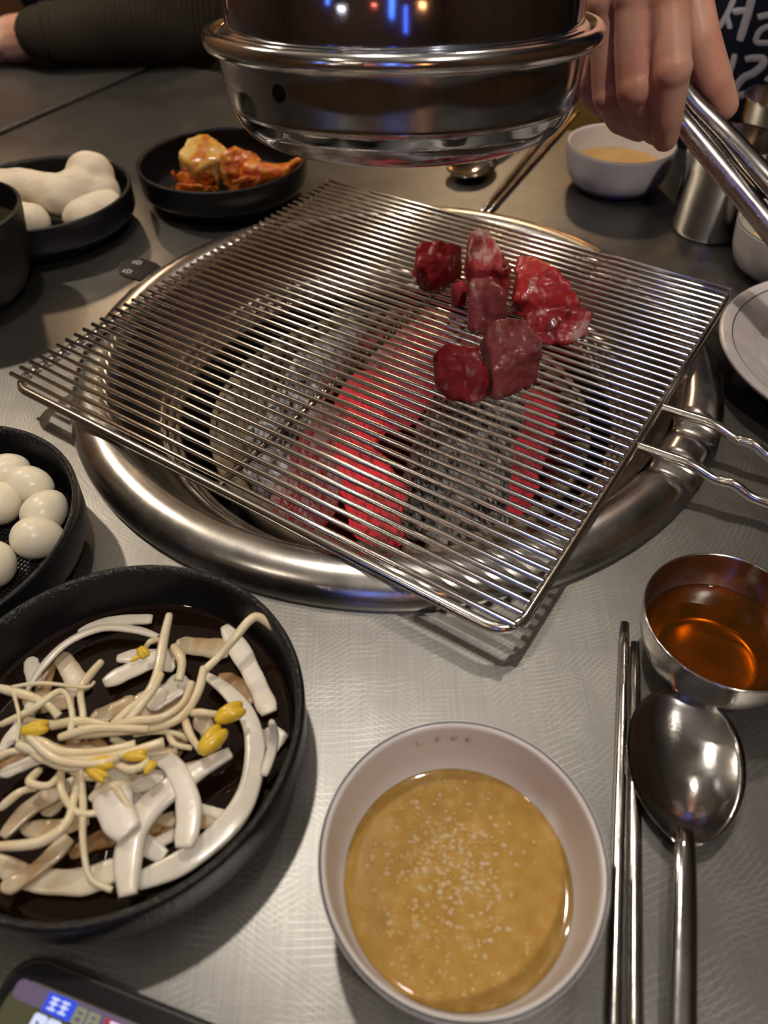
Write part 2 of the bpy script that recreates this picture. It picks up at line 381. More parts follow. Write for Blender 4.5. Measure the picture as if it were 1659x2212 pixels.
wall_light('warm white wall light behind the camera', -.3, -1.68, 1.2, .3, .06, .06, (1., .85, .65), 20)

# tables ------------------------------------------------------------
RC = Vector((.009, .4026, 0))           # centre of the fire pit
RHOLE = .186
def tabletop_with_hole(name, u0, u1, v0, v1, c, rh, parent):
    N = 128; vs, fs = [], []; cu, cv = c.dot(TU), c.dot(TV)
    def edge(a, inset):
        du, dv = cos(a), sin(a); tt = []
        if du > 1e-6: tt.append((u1 - inset - cu) / du)
        if du < -1e-6: tt.append((u0 + inset - cu) / du)
        if dv > 1e-6: tt.append((v1 - inset - cv) / dv)
        if dv < -1e-6: tt.append((v0 + inset - cv) / dv)
        t = min(tt); return cu + du * t, cv + dv * t
    angs = sorted([2 * pi * i / N for i in range(N)] + [atan2(b - cv, a - cu) % (2 * pi) for a in (u0, u1) for b in (v0, v1)])
    n = len(angs)
    rows = [lambda a: (cu + cos(a) * rh, cv + sin(a) * rh, -.035), lambda a: (cu + cos(a) * rh, cv + sin(a) * rh, 0), lambda a: (*edge(a, .003), 0),
            lambda a: (*edge(a, .0009), -.0009), lambda a: (*edge(a, 0), -.003), lambda a: (*edge(a, 0), -.035)]
    for a in angs:
        for f in rows: u, v, z = f(a); vs.append(T(u, v, z))
    k = len(rows)
    for i in range(n):
        j = (i + 1) % n
        for q in range(k):
            fs.append((i * k + q, i * k + (q + 1) % k, j * k + (q + 1) % k, j * k + q))
    o = mk(name, vs, fs, STEEL_TABLE, parent, False); return o
tb = thing('dining_table', 'brushed stainless steel dining table with the round grill pit in it', 'table', T(-.18, .33, FZ))
tabletop_with_hole('tabletop', -.72, .36, -.16, .785, RC, RHOLE, tb)
for a in (-.66, .30):
    for b in (-.10, .725): box('leg', T(a, b, -.3925), (.05, .05, .715), STEEL_DARK, tb, rotz=radians(-28.5), bev=.004)
t2 = thing('dining_table', 'plain steel table on the left, joined to the grill table', 'table', T(-1.27, .33, FZ))
box('tabletop', T(-1.265, .3125, -.0165), (1.08, .945, .037), STEEL_TABLE, t2, rotz=radians(-28.5), bev=.0025)
for a in (-1.75, -.79):
    for b in (-.10, .725): box('leg', T(a, b, -.3925), (.05, .05, .715), STEEL_DARK, t2, rotz=radians(-28.5), bev=.004)

# ================================================================== GRILL PIT
pit = thing('roaster_ring', 'round steel ring of the charcoal pit set into the table', 'grill ring', RC + Vector((0, 0, -.16)))
H_ANG = []      # where the grate's handle wires cross the lip
GA = radians(-34.15); GU = Vector((cos(GA), sin(GA), 0)); GW = Vector((-sin(GA), cos(GA), 0)); GC = Vector((.0092, .400, 0)); GS = .331
def lip_dip(a, r, z):
    p = Vector((RC.x + r * cos(a), RC.y + r * sin(a), 0)) - GC; d = 0.
    if p.dot(GU) > 0 and z > .003:
        for wv in (-.019, .019):
            x = abs(p.dot(GW) - wv) / .0075; d += math.exp(-x ** 4)
        d = -min(d, 1) * (z - .0025) * .62
    return d
lp = smooth_prof([(.1985, -.006), (.2013, .001), (.2008, .0055), (.197, .0110), (.190, .0145), (.182, .0148), (.1765, .0120), (.1735, .0070)], 4)
lathe('lip', [(p.x, p.y) for p in lp], RC, STEEL_RING, pit, 288, lip_dip)
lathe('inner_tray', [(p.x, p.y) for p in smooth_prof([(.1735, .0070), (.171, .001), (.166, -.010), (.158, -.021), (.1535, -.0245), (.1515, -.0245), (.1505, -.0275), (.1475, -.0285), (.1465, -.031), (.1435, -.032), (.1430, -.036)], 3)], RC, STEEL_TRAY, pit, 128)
lathe('pit_wall', [(.1430, -.036), (.146, -.05), (.155, -.15), (.150, -.158), (.00002, -.16)], RC, SOOT, pit, 96)
BC = Vector((.012, .405, 0))
br = thing('charcoal_brazier', 'round clay brazier with twisted ribbed wall holding the charcoal', 'brazier', BC + Vector((0, 0, -.155)))
lathe('pot', [(.110, -.155), (.121, -.12), (.1305, -.052), (.1305, -.047), (.1285, -.0455), (.1265, -.047)], BC, CLAY, br, 96)
lathe('pot_lining', [(.1265, -.047), (.1235, -.06), (.112, -.098), (.00002, -.102)], BC, SOOT, br, 96)
rv = []
for k in range(3):
    rib = None
NR = 56; ribp = []
for s in range(7):
    t = s / 6; a = .42 * t; r = .1250 - .0155 * t; ribp.append((r * cos(a), r * sin(a), -.047 - .045 * t))
rvs, rfs = tube_data(ribp, lambda t: .0040, 7)
rme = bpy.data.meshes.new('rib'); rme.from_pydata([tuple(v) for v in rvs], [], rfs); rme.materials.append(CLAY)
for i in range(NR):
    o = link('rib', rme, None, br); o.location = (0, 0, .155); o.rotation_euler = (0, 0, 2 * pi * i / NR)

def coal_log(pts, r, m, label, group=None, seed=0., flat=.8):
    """one lump of burning charcoal: a rough split log through the given points"""
    sh = [capsule(pts[i], r * (1 - .12 * (i % 2)), pts[i + 1], r * (1 - .12 * ((i + 1) % 2)), 9) for i in range(len(pts) - 1)]
    me = bake(sh, .0028, 1)
    zc = sum(p.z for p in pts) / len(pts)
    for v in me.vertices: v.co.z = zc + (v.co.z - zc) * flat
    wobble(me, r * .26, 42, seed); wobble(me, r * .07, 130, seed + 3)
    return from_me('charcoal', me, m, label, 'charcoal', group)
ZB = -.068
coal_log([P(585, 1010, ZB), P(650, 850, ZB), P(770, 690, ZB + .004)], .022, coal('ash_white', 1., (.72, .72, .74)), 'long charcoal lump coated in white ash, at the left', seed=1)
coal_log([P(650, 1095, ZB), P(715, 930, ZB + .004)], .021, coal('ash_pink', 2., (.46, .40, .40), .12), 'grey charcoal lump at the front left', seed=2)
coal_log([P(830, 1120, ZB - .002), P(755, 960, ZB), P(800, 850, ZB)], .021, coal('ember_front', 3., (.34, .12, .11), .62, (1., .045, .06)), 'bright red glowing charcoal at the front of the fire', seed=3)
coal_log([P(985, 1095, ZB + .006), P(1000, 985, ZB + .012), P(1030, 890, ZB + .010)], .036, coal('ash_grey', 4., (.62, .60, .58)), 'largest charcoal lump, grey ash with dark cracks, below the meat', seed=4, flat=.75)
coal_log([P(1090, 1075, ZB), P(1140, 960, ZB), P(1165, 880, ZB)], .018, coal('ember_right', 5., (.30, .09, .09), .34, (1., .045, .065)), 'dull red glowing charcoal at the right', seed=5)
coal_log([P(860, 800, ZB), P(930, 720, ZB)], .026, coal('ash_mauve', 6., (.42, .35, .36), .18), 'mauve grey charcoal lump at the back of the fire', seed=6)
coal_log([P(850, 880, ZB - .004), P(905, 830, ZB - .004)], .022, coal('ember_mid', 7., (.36, .16, .16), .26, (1., .08, .12)), 'pinkish red glowing charcoal in the middle of the fire', seed=7)
coal_log([P(1040, 800, ZB), P(1110, 745, ZB)], .026, coal('ash_dark', 8., (.26, .23, .23), .10), 'dark charcoal lump under the back of the meat', seed=8)
coal_log([P(880, 690, ZB - .006), P(820, 745, ZB - .006)], .02, coal('ember_back', 9., (.34, .14, .16), .2, (1., .10, .16)), 'faint pink glowing charcoal at the back left', seed=9)

# the grate ----------------------------------------------------------
ZF = .0178
gr = thing('grill_grate', 'square wire grill grate lying across the pit with a two-wire handle', 'grill grate', GC + Vector((0, 0, ZF - .003)))
def g(u, v, z): return GC + GU * u + GW * v + Vector((0, 0, z))
hs, cr = GS / 2 - .003, .013; fp = []
for (sx, sy, a0) in ((1, 1, 0), (-1, 1, 90), (-1, -1, 180), (1, -1, 270)):
    for k in range(7):
        a = radians(a0 + 15 * k); fp.append(g(sx * (hs - cr) + cr * cos(a), sy * (hs - cr) + cr * sin(a), ZF))
tube('frame', fp, .0027, STEEL_WIRE, gr, 12, closed=True)
NB = 47; sp = GS / (NB + 1); blen = GS + .003
bvs, bfs = tube_data([(-blen / 2, 0, 0), (-blen / 2 + .0006, 0, 0), (blen / 2 - .0056, 0, 0), (blen / 2 - .005, 0, 0)], lambda t: .00145 if .1 < t < .9 else .0010, 10)
bme = bpy.data.meshes.new('bar'); bme.from_pydata([tuple(v) for v in bvs], [], bfs); bme.materials.append(STEEL_WIRE)
for i in range(NB):
    o = link('bar', bme, None, gr); o.location = GW * (-GS / 2 + sp * (i + 1) + random.uniform(-.0002, .0002)) + Vector((0, 0, .003 + .0040)); o.rotation_euler = (0, 0, GA + random.uniform(-.0008, .0008))
tube('cross_rod', [g(-.003, -hs, ZF + .0002), g(-.003, hs, ZF + .0002)], .0021, STEEL_ROD, gr, 12)
def handle_path(v, s):
    return smooth_prof([g(hs + .001, v, ZF), g(hs + .014, v, ZF + .0004), g(hs + .030, v, ZF + .0006), g(hs + .043, v + s * .0005, ZF - .0030), g(hs + .052, v + s * .001, ZF - .0022), g(hs + .062, v + s * .0015, ZF - .0062), g(hs + .075, v + s * .002, ZF - .0066), g(hs + .13, v + s * .002, ZF - .006)], 6)
ha = handle_path(-.019, 1); hb = handle_path(.019, -1)
mid = [ha[-1].lerp(hb[-1], .5) + GU * .014]
tube('handle', ha + smooth_prof([ha[-1], ha[-1].lerp(hb[-1], .2) + GU * .011, mid[0], ha[-1].lerp(hb[-1], .8) + GU * .011, hb[-1]], 4)[1:-1] + hb[::-1], .0027, STEEL_WIRE, gr, 12)

# damper tab on the pit's edge ------------------------------------------
tab = thing('damper_tab', 'small black tab with white marks sticking out from the pit at the left', 'grill tab', P(300, 585, 0))
A = P(352, 598, .006); B = P(262, 570, .011); dx = (B - A).normalized(); sx = dx.cross(Vector((0, 0, 1))).normalized(); nz = sx.cross(dx)
L = (B - A).length; out = []
for t, wd in ((0, .011), (.25, .011), (.35, .0125), (.7, .0130), (.85, .011), (.95, .007), (1., .0022)):
    out.append((t, wd))
vs = []; 
for t, wd in out:
    z = -.004 + .004 * min(1, t / .3)
    for s in (-1, 1):
        for hh in (-.0008, .0008): vs.append(A + dx * (L * t) + sx * (wd * s) + nz * (hh + z))
fs = []
for i in range(len(out) - 1):
    a = i * 4; b = a + 4
    fs += [(a + 1, a + 3, b + 3, b + 1), (a, b, b + 2, a + 2), (a, a + 1, b + 1, b), (a + 2, b + 2, b + 3, a + 3)]
fs += [(0, 2, 3, 1), (len(vs) - 4, len(vs) - 3, len(vs) - 1, len(vs) - 2)]
TABM = mat('black_tab_metal', (.035, .033, .035), .3, .6); WPRINT = mat('white_print', (.55, .55, .56), .6)
plate = mk('plate', vs, fs, TABM, tab, False)
for s0 in (-.0075, .006):
    for k, (a, b, c, d) in enumerate(((.52, -.002, .52, .0025), (.56, -.0025, .62, .002), (.60, -.002, .66, -.001), (.66, .0015, .68, -.0025), (.55, .002, .60, .003))):
        p0 = A + dx * (L * (a + .12)) + sx * (s0 + b) + nz * .0009; p1 = A + dx * (L * (c + .12)) + sx * (s0 + d) + nz * .0009
        tube('printed_mark', [p0, p1], .0005, WPRINT, plate, 5)

# ================================================================== MEAT
ZM = ZF + .0040 + .0010
def chunk(top, h, label, m, seed, low=None, amp=.0013):
    """a lump of raw meat: outline points (x, y, height) of its upper face, widened a little down to the bars"""
    pts = [P(x, y, ZM + k * h) for x, y, k in top]; c = sum(pts, Vector()) / len(pts)
    base = [Vector((p.x * .94 + c.x * .06, p.y * .94 + c.y * .06, ZM)) for p in pts]
    me = bake([hull(pts + base)], .0014, 7, .5); wobble(me, amp * 1.5, 62, seed); wobble(me, amp * .75, 170, seed + 1); wobble(me, amp * .3, 420, seed + 2)
    for v in me.vertices: v.co.z = max(v.co.z, ZM - .0002)
    return from_me('meat_chunk', me, m, label, 'meat')
DR, RD, FT = (.16, .006, .010), (.42, .022, .030), (.66, .40, .36)
GREY = ((.13, .020, .020), (.27, .055, .055), (.42, .24, .22))
chunk([(903, 520, 1), (950, 515, 1.1), (1003, 530, .9), (1000, 560, .4), (955, 600, .3), (930, 618, .25), (905, 600, .35), (893, 570, .5)], .024, 'raw beef chunk at the back left of the meat pile', meat('beef_a', DR, (.52, .03, .035), FT, .68, 1.), 11)
chunk([(1018, 490, 1.1), (1055, 492, 1.15), (1078, 530, 1), (1105, 580, .8), (1100, 620, .3), (1070, 600, .6), (1020, 585, .7), (1008, 540, .9)], .034, 'tallest raw beef chunk with a fatty edge, at the back', meat('beef_b', DR, (.42, .05, .055), FT, .58, 2.3), 12)
chunk([(1015, 598, 1), (1060, 590, 1.1), (1092, 630, 1), (1098, 675, .4), (1070, 705, .2), (1025, 710, .2), (1012, 660, .6)], .026, 'dark greyish beef chunk standing in the middle of the pile', meat('beef_c', *GREY, .66, 3.1), 13)
chunk([(978, 612, 1), (1000, 600, 1), (1012, 620, .9), (1008, 645, .3), (990, 662, .1), (972, 635, .4)], .016, 'smallest scrap of red beef, left of the middle chunk', meat('beef_d', DR, (.38, .02, .025), FT, .72, 4.), 14, amp=.001)
chunk([(1118, 550, 1), (1150, 545, 1.1), (1195, 575, 1.1), (1225, 605, .9), (1258, 655, .35), (1200, 665, .3), (1115, 650, .45), (1110, 600, .8)], .026, 'bright red beef chunk at the right, its end pointed', meat('beef_e', (.26, .01, .012), (.58, .04, .045), (.72, .42, .36), .64, 5.2), 15)
chunk([(1130, 668, .9), (1190, 655, 1), (1250, 660, .9), (1282, 670, .8), (1280, 705, .4), (1235, 738, .1), (1180, 745, .05), (1135, 720, .3)], .020, 'red beef chunk with white fat streaks, lowest on the right', meat('beef_f', DR, (.44, .03, .035), (.70, .44, .40), .61, 6.7), 16)
chunk([(1045, 705, 1), (1085, 680, 1.1), (1140, 690, 1.1), (1168, 730, 1), (1170, 770, .6), (1130, 830, .1), (1075, 858, 0.1), (1060, 810, .5), (1040, 750, .7)], .032, 'large greying beef chunk at the front centre of the pile', meat('beef_g', *GREY, .62, 8.4), 17)
chunk([(945, 748, 1), (985, 742, 1.1), (1035, 752, 1.1), (1055, 785, 1), (1056, 845, .3), (1025, 874, 0.1), (965, 848, .1), (938, 820, .4), (934, 775, .8)], .026, 'red beef chunk with a pale fat patch, front left of the pile', meat('beef_h', (.13, .006, .008), (.27, .014, .018), (.46, .27, .24), .60, 9.9), 18)

# ================================================================== BLACK DISHES
DRAD = .0717
def dish(c, label, z0=0.):
    t = thing('side_dish', label, 'dish', (c[0], c[1], z0), 'black round side dishes')
    cc = (c[0], c[1], z0)
    lathe('body', [(.00002, .0012), (.054, .0012), (.0555, 0), (.0585, 0), (.0600, .0025), (.0650, .0080), (.0695, .0115), (.0709, .0145), (.0717, .0305), (.0714, .0317), (.0705, .0322)], cc, BLACK, t, 128)
    lathe('rim', [(.0705, .0322), (.0697, .0322), (.0686, .0312), (.0682, .0295)], cc, RIMM, t, 128)
    lathe('inner_wall', [(.0682, .0295), (.0672, .0200), (.0655, .0105), (.0625, .0066)], cc, BLACK, t, 128)
    lathe('floor_plate', [(.0625, .0066), (.058, .0058), (.00002, .0058)], cc, HATCH, t, 96)
    return t
D_SP, D_EG, D_MU, D_KI = (-.1024, .1348), (-.2143, .2326), (-.2687, .5926), (-.1311, .6521)
dish(D_SP, 'black round dish of onion slices and bean sprouts in soy sauce')
dish(D_EG, 'black round dish holding peeled quail eggs')
dish(D_MU, 'black round dish holding white mushrooms')
dish(D_KI, 'black round dish holding red kimchi')

# eggs
for i, (px, py, z, rx, rz, lb) in enumerate([
        (81, 1162, .0175, .3, 20, 'peeled quail egg closest to the sprout dish, leaning on a cracked one'),
        (97, 1106, .0180, -.2, 60, 'peeled quail egg with a split line, touching the dish wall'),
        (65, 1050, .0190, .1, -10, 'peeled quail egg topmost in the cluster of four, behind the cracked one'),
        (5, 1085, .0180, .2, 80, 'peeled quail egg cut by the photo edge, left of the cluster'),
        (14, 1022, .0180, -.1, 30, 'peeled quail egg farthest back in the dish'),
        (-14, 1218, .0170, .1, 100, 'peeled quail egg alone at the left edge, in front of the others')]):
    p = P(px, py, z); R = Matrix.Rotation(radians(rz), 3, 'Z') @ Matrix.Rotation(rx + pi / 2, 3, 'Y')
    vs, fs = ellipsoid((0, 0, 0), (.0102, .0102, .0122), None, 28, 18)
    vs = [R @ Vector((v.x * (1 - v.z * 9), v.y * (1 - v.z * 9), v.z)) for v in vs]
    o = mk('quail_egg', [v + p for v in vs], fs, EGG, None, True, (p.x, p.y, p.z - .0102)); tag(o, lb, 'egg', 'peeled quail eggs')

# mushrooms
def mushroom(stem, cap, label):
    me = bake([capsule(stem[i][0], stem[i][1], stem[i + 1][0], stem[i + 1][1], 16) for i in range(len(stem) - 1)] + [ellipsoid(c, s) for c, s in cap], .002, 6)
    wobble(me, .0009, 60, len(label)); return from_me('king_oyster_mushroom', me, MUSH, label, 'mushroom', 'white mushrooms in the black dish')
mushroom([(P(-20, 408, .026), .0165), (P(70, 408, .027), .0150), (P(130, 425, .027), .0165), (P(180, 412, .028), .019)], [(P(195, 375, .036), (.019, .017, .017)), (P(205, 415, .026), (.020, .018, .016))], 'large whole white mushroom lying across the others')
mushroom([(P(195, 455, .020), .0125), (P(225, 440, .020), .0135)], [(P(180, 468, .018), (.0165, .0150, .0130)), (P(222, 446, .021), (.017, .015, .012))], 'white mushroom cap with a crease, in front at the right of the dish')
mushroom([(P(60, 476, .018), .0125), (P(20, 470, .018), .0140)], [(P(68, 478, .018), (.015, .014, .0135))], 'small rounded white mushroom end at the front of the dish')

# kimchi
def kim(pts, r, m, label, seed, amp=.0022):
    me = bake([capsule(pts[i], r[i], pts[i + 1], r[i + 1], 12) for i in range(len(pts) - 1)], .002, 3); wobble(me, amp, 55, seed); wobble(me, amp * .55, 160, seed)
    return from_me('kimchi_piece', me, m, label, 'kimchi', 'kimchi pieces in the black dish')
K = 'red kimchi cabbage piece in the heap on the far black dish'
def kleaf(pts, z0, m, label, seed, amp=.0022, fold=.6):
    """a folded cabbage leaf: upper outline (x, y, height) closed down toward the dish"""
    top = [P(x, y, z) for x, y, z in pts]; c = sum(top, Vector()) / len(top)
    me = bake([hull(top + [Vector((p.x * .85 + c.x * .15, p.y * .85 + c.y * .15, z0)) for p in top])], .0018, 3)
    wobble(me, amp, 60, seed); wobble(me, amp * fold, 150, seed + 5); wobble(me, amp * fold * .5, 330, seed + 9)
    return from_me('kimchi_piece', me, m, label, 'kimchi', 'kimchi pieces in the black dish')
kleaf([(384, 330, .034), (406, 294, .041), (445, 284, .043), (480, 312, .036), (500, 330, .032), (470, 345, .030), (425, 368, .024), (390, 362, .022)], .012, KIM_PALE, 'pale yellow kimchi stem on top of the red heap', 1., .0014, .4)
kleaf([(470, 330, .034), (505, 314, .035), (552, 328, .030), (575, 362, .020), (520, 380, .016), (470, 372, .020)], .008, KIM_RED, K, 2.)
kleaf([(365, 365, .022), (420, 355, .027), (465, 365, .024), (470, 395, .012), (420, 402, .010), (372, 392, .012)], .007, KIM_RED, K, 3.)
kleaf([(455, 352, .030), (500, 350, .029), (520, 372, .020), (490, 392, .014), (455, 385, .018)], .008, KIM_PALE, 'orange kimchi piece at the front of the heap', 6., .002)
kim([P(540, 372, .017), P(590, 380, .014), P(630, 368, .016), P(645, 346, .026)], [.010, .009, .006, .0035], KIM_RED, 'thin red kimchi strip reaching the right rim of the dish', 4., .002)
kleaf([(360, 392, .015), (425, 398, .016), (490, 404, .014), (440, 416, .009), (385, 412, .009)], .0065, KIM_RED, K, 5., .0015)
kleaf([(480, 395, .015), (540, 378, .021), (605, 382, .015), (560, 402, .010), (500, 412, .009)], .0065, KIM_RED, K, 7.)

# ------------------------------------------------------------------ onions and sprouts
def c5(x, y): return x / 2.186, 1200 + y / 2.186
so = lathe('soy_sauce', [(.0652, .0116), (.0642, .0110), (.0628, .0108), (.0618, .0108), (.00002, .0108)], (D_SP[0], D_SP[1], 0), SOY, None, 96, base=(D_SP[0], D_SP[1], .0066))
tag(so, 'dark soy sauce pool around the onions and sprouts', 'sauce')
def place(pts):
    x = sum(p[0] for p in pts) / len(pts); y = sum(p[1] for p in pts) / len(pts)
    fb = 'back' if y < 620 else ('front' if y > 1180 else ('upper middle' if y < 890 else 'lower middle')); lr = 'far left' if x < 180 else 'left' if x < 430 else 'right' if x > 780 else 'centre'
    return ' at the %s %s' % (fb, lr)
def strip(pts, wpx, z, m, label, thick=.0012, lift=None, tilt=0.):
    """a curved onion slice: a ribbon with thickness along the given points"""
    n = len(pts); ctrl = []
    for i, (x, y) in enumerate(pts):
        zz = z if not lift else z + lift[i]; q = P(*c5(x, y), zz)
        d = Vector((q.x - D_SP[0], q.y - D_SP[1])); 
        if d.length > .0605: q.x, q.y = D_SP[0] + d.x * .0605 / d.length, D_SP[1] + d.y * .0605 / d.length
        ctrl.append(q)
    path = smooth_prof(ctrl, 6); k = len(path); vs, fs = [], []; wd = wpx / 2.186 * .272 / FPX / 2 * 1.34
    sec = [(-1, -.4), (-.98, .35), (-.72, .95), (-.42, .80), (-.12, 1.10), (.2, .85), (.5, 1.02), (.8, .72), (.98, .3), (1, -.4), (.5, -.75), (0, -.9), (-.5, -.75)]
    for i, p in enumerate(path):
        a, b = path[max(i - 1, 0)], path[min(i + 1, k - 1)]; d = (b - a).normalized(); s = d.cross(Vector((0, 0, 1))).normalized(); u = s.cross(d)
        s2 = s * cos(tilt) + u * sin(tilt); u2 = u * cos(tilt) - s * sin(tilt)
        t = i / (k - 1); f = min(1, .45 + 2.6 * t, .70 + 2.2 * (1 - t)) * (1 + .09 * sin(7 * t + wpx) + .04 * sin(23 * t + 2 * wpx))
        for (cx, cy) in sec: vs.append(p + s2 * (cx * wd * f) + u2 * (cy * thick * (.6 + .4 * f)))
    q = len(sec)
    for i in range(k - 1):
        for j in range(q): fs.append((i * q + j, i * q + (j + 1) % q, (i + 1) * q + (j + 1) % q, (i + 1) * q + j))
    fs.append(tuple(range(q - 1, -1, -1))); fs.append(tuple((k - 1) * q + j for j in range(q)))
    o = mk('onion_slice', vs, fs, m, None, True, (ctrl[0].x, ctrl[0].y, min(v.z for v in vs))); tag(o, label + (place(pts) if label in (OS, OB, OL) else ''), 'onion', 'onion slices in the soy sauce dish'); return o
OS = 'pale onion slice lying in the soy sauce'; OB = 'soy-browned onion slice half sunk in the sauce'; OL = 'onion slice lying low under other slices'
strip([(970, 565), (1075, 640), (1170, 760), (1205, 900), (1185, 1070), (1120, 1220), (1000, 1350), (850, 1455), (650, 1540)], 78, .0145, ONION, 'longest curved onion slice, arching along the right side of the dish', lift=[.003, .004, .004, .003, .002, .001, 0, 0, 0], tilt=.35)
strip([(1090, 930), (900, 1035), (745, 1150), (650, 1260), (605, 1420), (605, 1610)], 92, .0195, ONION, 'thick forked onion slice hanging toward the front of the dish', thick=.0020)
strip([(565, 1000), (530, 1110), (555, 1230), (612, 1310)], 118, .0235, ONION, 'broad bulging onion slice in the front middle of the dish', thick=.0020)
strip([(700, 920), (800, 975), (870, 1090), (892, 1230), (868, 1380)], 78, .0215, ONION, 'onion slice with a crease, curving down right of the middle')
strip([(370, 365), (540, 312), (720, 300)], 56, .013, ONION, 'straight-ended onion slice at the back of the dish')
strip([(120, 660), (195, 535), (320, 412), (480, 345), (640, 352), (745, 385)], 42, .0170, ONION, 'slim arched onion slice at the back left of the dish', tilt=.5)
strip([(1065, 330), (1150, 480), (1220, 620), (1272, 745)], 82, .0135, ONION, 'flat straight onion slice leaning at the back right rim')
strip([(830, 420), (950, 432), (1085, 445)], 90, .013, ONION_MIX, 'soy-stained onion slice at the back, right of the centre')
strip([(490, 605), (610, 545), (740, 490), (835, 520)], 84, .0140, ONION, 'pointed onion slice left of the sprout tips')
strip([(0, 925), (60, 850), (130, 760), (165, 670)], 54, .015, ONION, OS)
strip([(-30, 1430), (110, 1515), (280, 1542), (430, 1530), (560, 1468)], 84, .0135, ONION_MIX, 'broad onion slice curving along the front of the dish')
strip([(-20, 1600), (90, 1540), (220, 1440), (330, 1330)], 58, .0165, ONION_MIX, OS)
strip([(1225, 900), (1285, 865), (1345, 820)], 100, .0125, ONION, 'short wedge of onion at the right wall of the dish')
strip([(740, 1255), (900, 1238), (1060, 1265)], 60, .0125, ONION_MIX, OS)
strip([(10, 1330), (120, 1210), (240, 1130), (330, 1090)], 66, .0165, ONION_MIX, OS)
strip([(620, 1100), (700, 1065), (780, 1058)], 72, .0165, ONION, OS)
strip([(1030, 575), (1130, 615), (1205, 690)], 70, .0115, ONION_SOY, OB)
strip([(280, 465), (340, 555), (385, 650)], 84, .0125, ONION_MIX, OS)
strip([(105, 445), (150, 520), (170, 610)], 60, .0125, ONION, OS)
strip([(690, 710), (790, 650), (885, 580)], 96, .0165, ONION, 'broad onion slice in the middle, under the sprout stems')
strip([(250, 500), (210, 600), (200, 720)], 60, .0115, ONION_SOY, OB)
strip([(0, 1035), (120, 985), (255, 920)], 52, .0175, ONION, OS)
strip([(600, 1330), (720, 1330), (840, 1300)], 60, .0115, ONION_SOY, OB)
strip([(100, 1290), (260, 1290), (420, 1240)], 62, .0130, ONION_MIX, OS)
strip([(330, 1420), (450, 1350), (560, 1330)], 60, .0118, ONION_SOY, OB)
strip([(430, 790), (520, 740), (640, 690)], 76, .0160, ONION_MIX, OS)
strip([(0, 1010), (80, 960), (130, 900)], 70, .0118, ONION_SOY, OB)
strip([(650, 1400), (740, 1360), (840, 1310)], 44, .0125, ONION, OS)
strip([(930, 1190), (1010, 1215), (1070, 1240)], 40, .0135, ONION, OS)
strip([(930, 760), (985, 830), (1010, 920)], 70, .0130, ONION_MIX, OS)
strip([(1430, 790), (1350, 885), (1245, 1040)], 34, .0230, ONION, 'thin onion sliver poking over the right rim', lift=[.011, 0, -.006])

def sprout(pts, wpx, z, label, heads=(), lift=None):
    base = P(*c5(*pts[len(pts) // 2]), z); t = thing('bean_sprout', label + (place(pts) if label == SPR else ''), 'bean sprout', base, 'bean sprouts on the onions')
    ctrl = [P(*c5(x, y), z + (lift[i] if lift else .0025 * sin(pi * i / (len(pts) - 1)))) for i, (x, y) in enumerate(pts)]; r = wpx / 2.186 * .268 / FPX / 2 * 1.38
    tube('stem', smooth_prof(ctrl, 7), lambda s: r * (.72 + .5 * s * (1 - s) + .1 * sin(7 * s)), SPROUT, t, 9)
    for (x, y, lx, ly, ang) in heads:
        p = P(*c5(x, y), z + .003); k = .268 / FPX / 2.186 / 2 * 1.28
        for s in (-1, 1):
            R = Matrix.Rotation(radians(ang + 7 * s), 3, 'Z'); off = R @ Vector((0, s * ly * k * .28, 0))
            vs, fs = ellipsoid(p + off, (lx * k, ly * k * .66, ly * k * .8), R, 16, 10); mk('seed_leaf', vs, fs, BEAN, t)
SPR = 'pale yellow bean sprout tangled on the onions'
sprout([(800, 280), (772, 400), (742, 560), (690, 660), (600, 735), (525, 810)], 42, .0225, 'bean sprout rising to a blunt tip at the back of the dish')
sprout([(1300, 350), (1205, 290), (1100, 400), (1035, 475), (962, 545)], 40, .0250, 'glassy bean sprout bent over toward the back right rim', lift=[.001, .006, .004, .001, 0])
sprout([(962, 530), (935, 640), (860, 755), (740, 810), (560, 832), (300, 855)], 40, .0255, SPR)
sprout([(480, 500), (420, 570), (380, 640), (392, 760), (370, 855)], 34, .0240, 'bean sprout with a ragged root tip at the back left')
sprout([(-10, 625), (120, 660), (220, 700), (278, 760)], 42, .0240, 'bean sprout ending bluntly at the left of the tangle')
sprout([(85, 895), (200, 932), (350, 960), (550, 945), (775, 880)], 44, .0275, 'long bean sprout lying across the middle of the tangle')
sprout([(110, 850), (200, 885), (300, 928), (480, 925), (640, 890)], 40, .0290, 'bean sprout with a yellow head at the left of the tangle', heads=[(165, 818, 105, 60, 15)])
sprout([(868, 760), (900, 850), (955, 930)], 34, .0250, 'bean sprout with the largest yellow head, at the right', heads=[(1002, 872, 130, 84, 55)])
sprout([(905, 745), (960, 742), (1030, 752)], 34, .0260, 'bean sprout with an upright yellow head at the right', heads=[(1085, 745, 125, 78, 28)])
sprout([(55, 620), (90, 760), (80, 880)], 15, .0260, 'thread-thin sprout root at the left of the tangle')
sprout([(55, 620), (200, 603), (400, 622), (445, 598)], 17, .0270, 'thin sprout root arching over the back left onions')
sprout([(380, 1000), (392, 1180), (392, 1350), (425, 1520), (530, 1580)], 28, .0205, 'bean sprout hanging down toward the front of the dish', lift=[.006, .004, .001, -.003, -.006])
sprout([(190, 1010), (140, 1070), (230, 1085), (300, 1010)], 34, .0240, SPR)
sprout([(290, 1000), (295, 1120), (370, 1215), (485, 1210)], 32, .0225, SPR)
sprout([(-10, 1375), (180, 1355), (310, 1270), (350, 1150), (380, 1010)], 40, .0225, 'bean sprout curving from the left edge up to the tangle')
sprout([(790, 835), (825, 890), (905, 908)], 26, .0240, SPR)
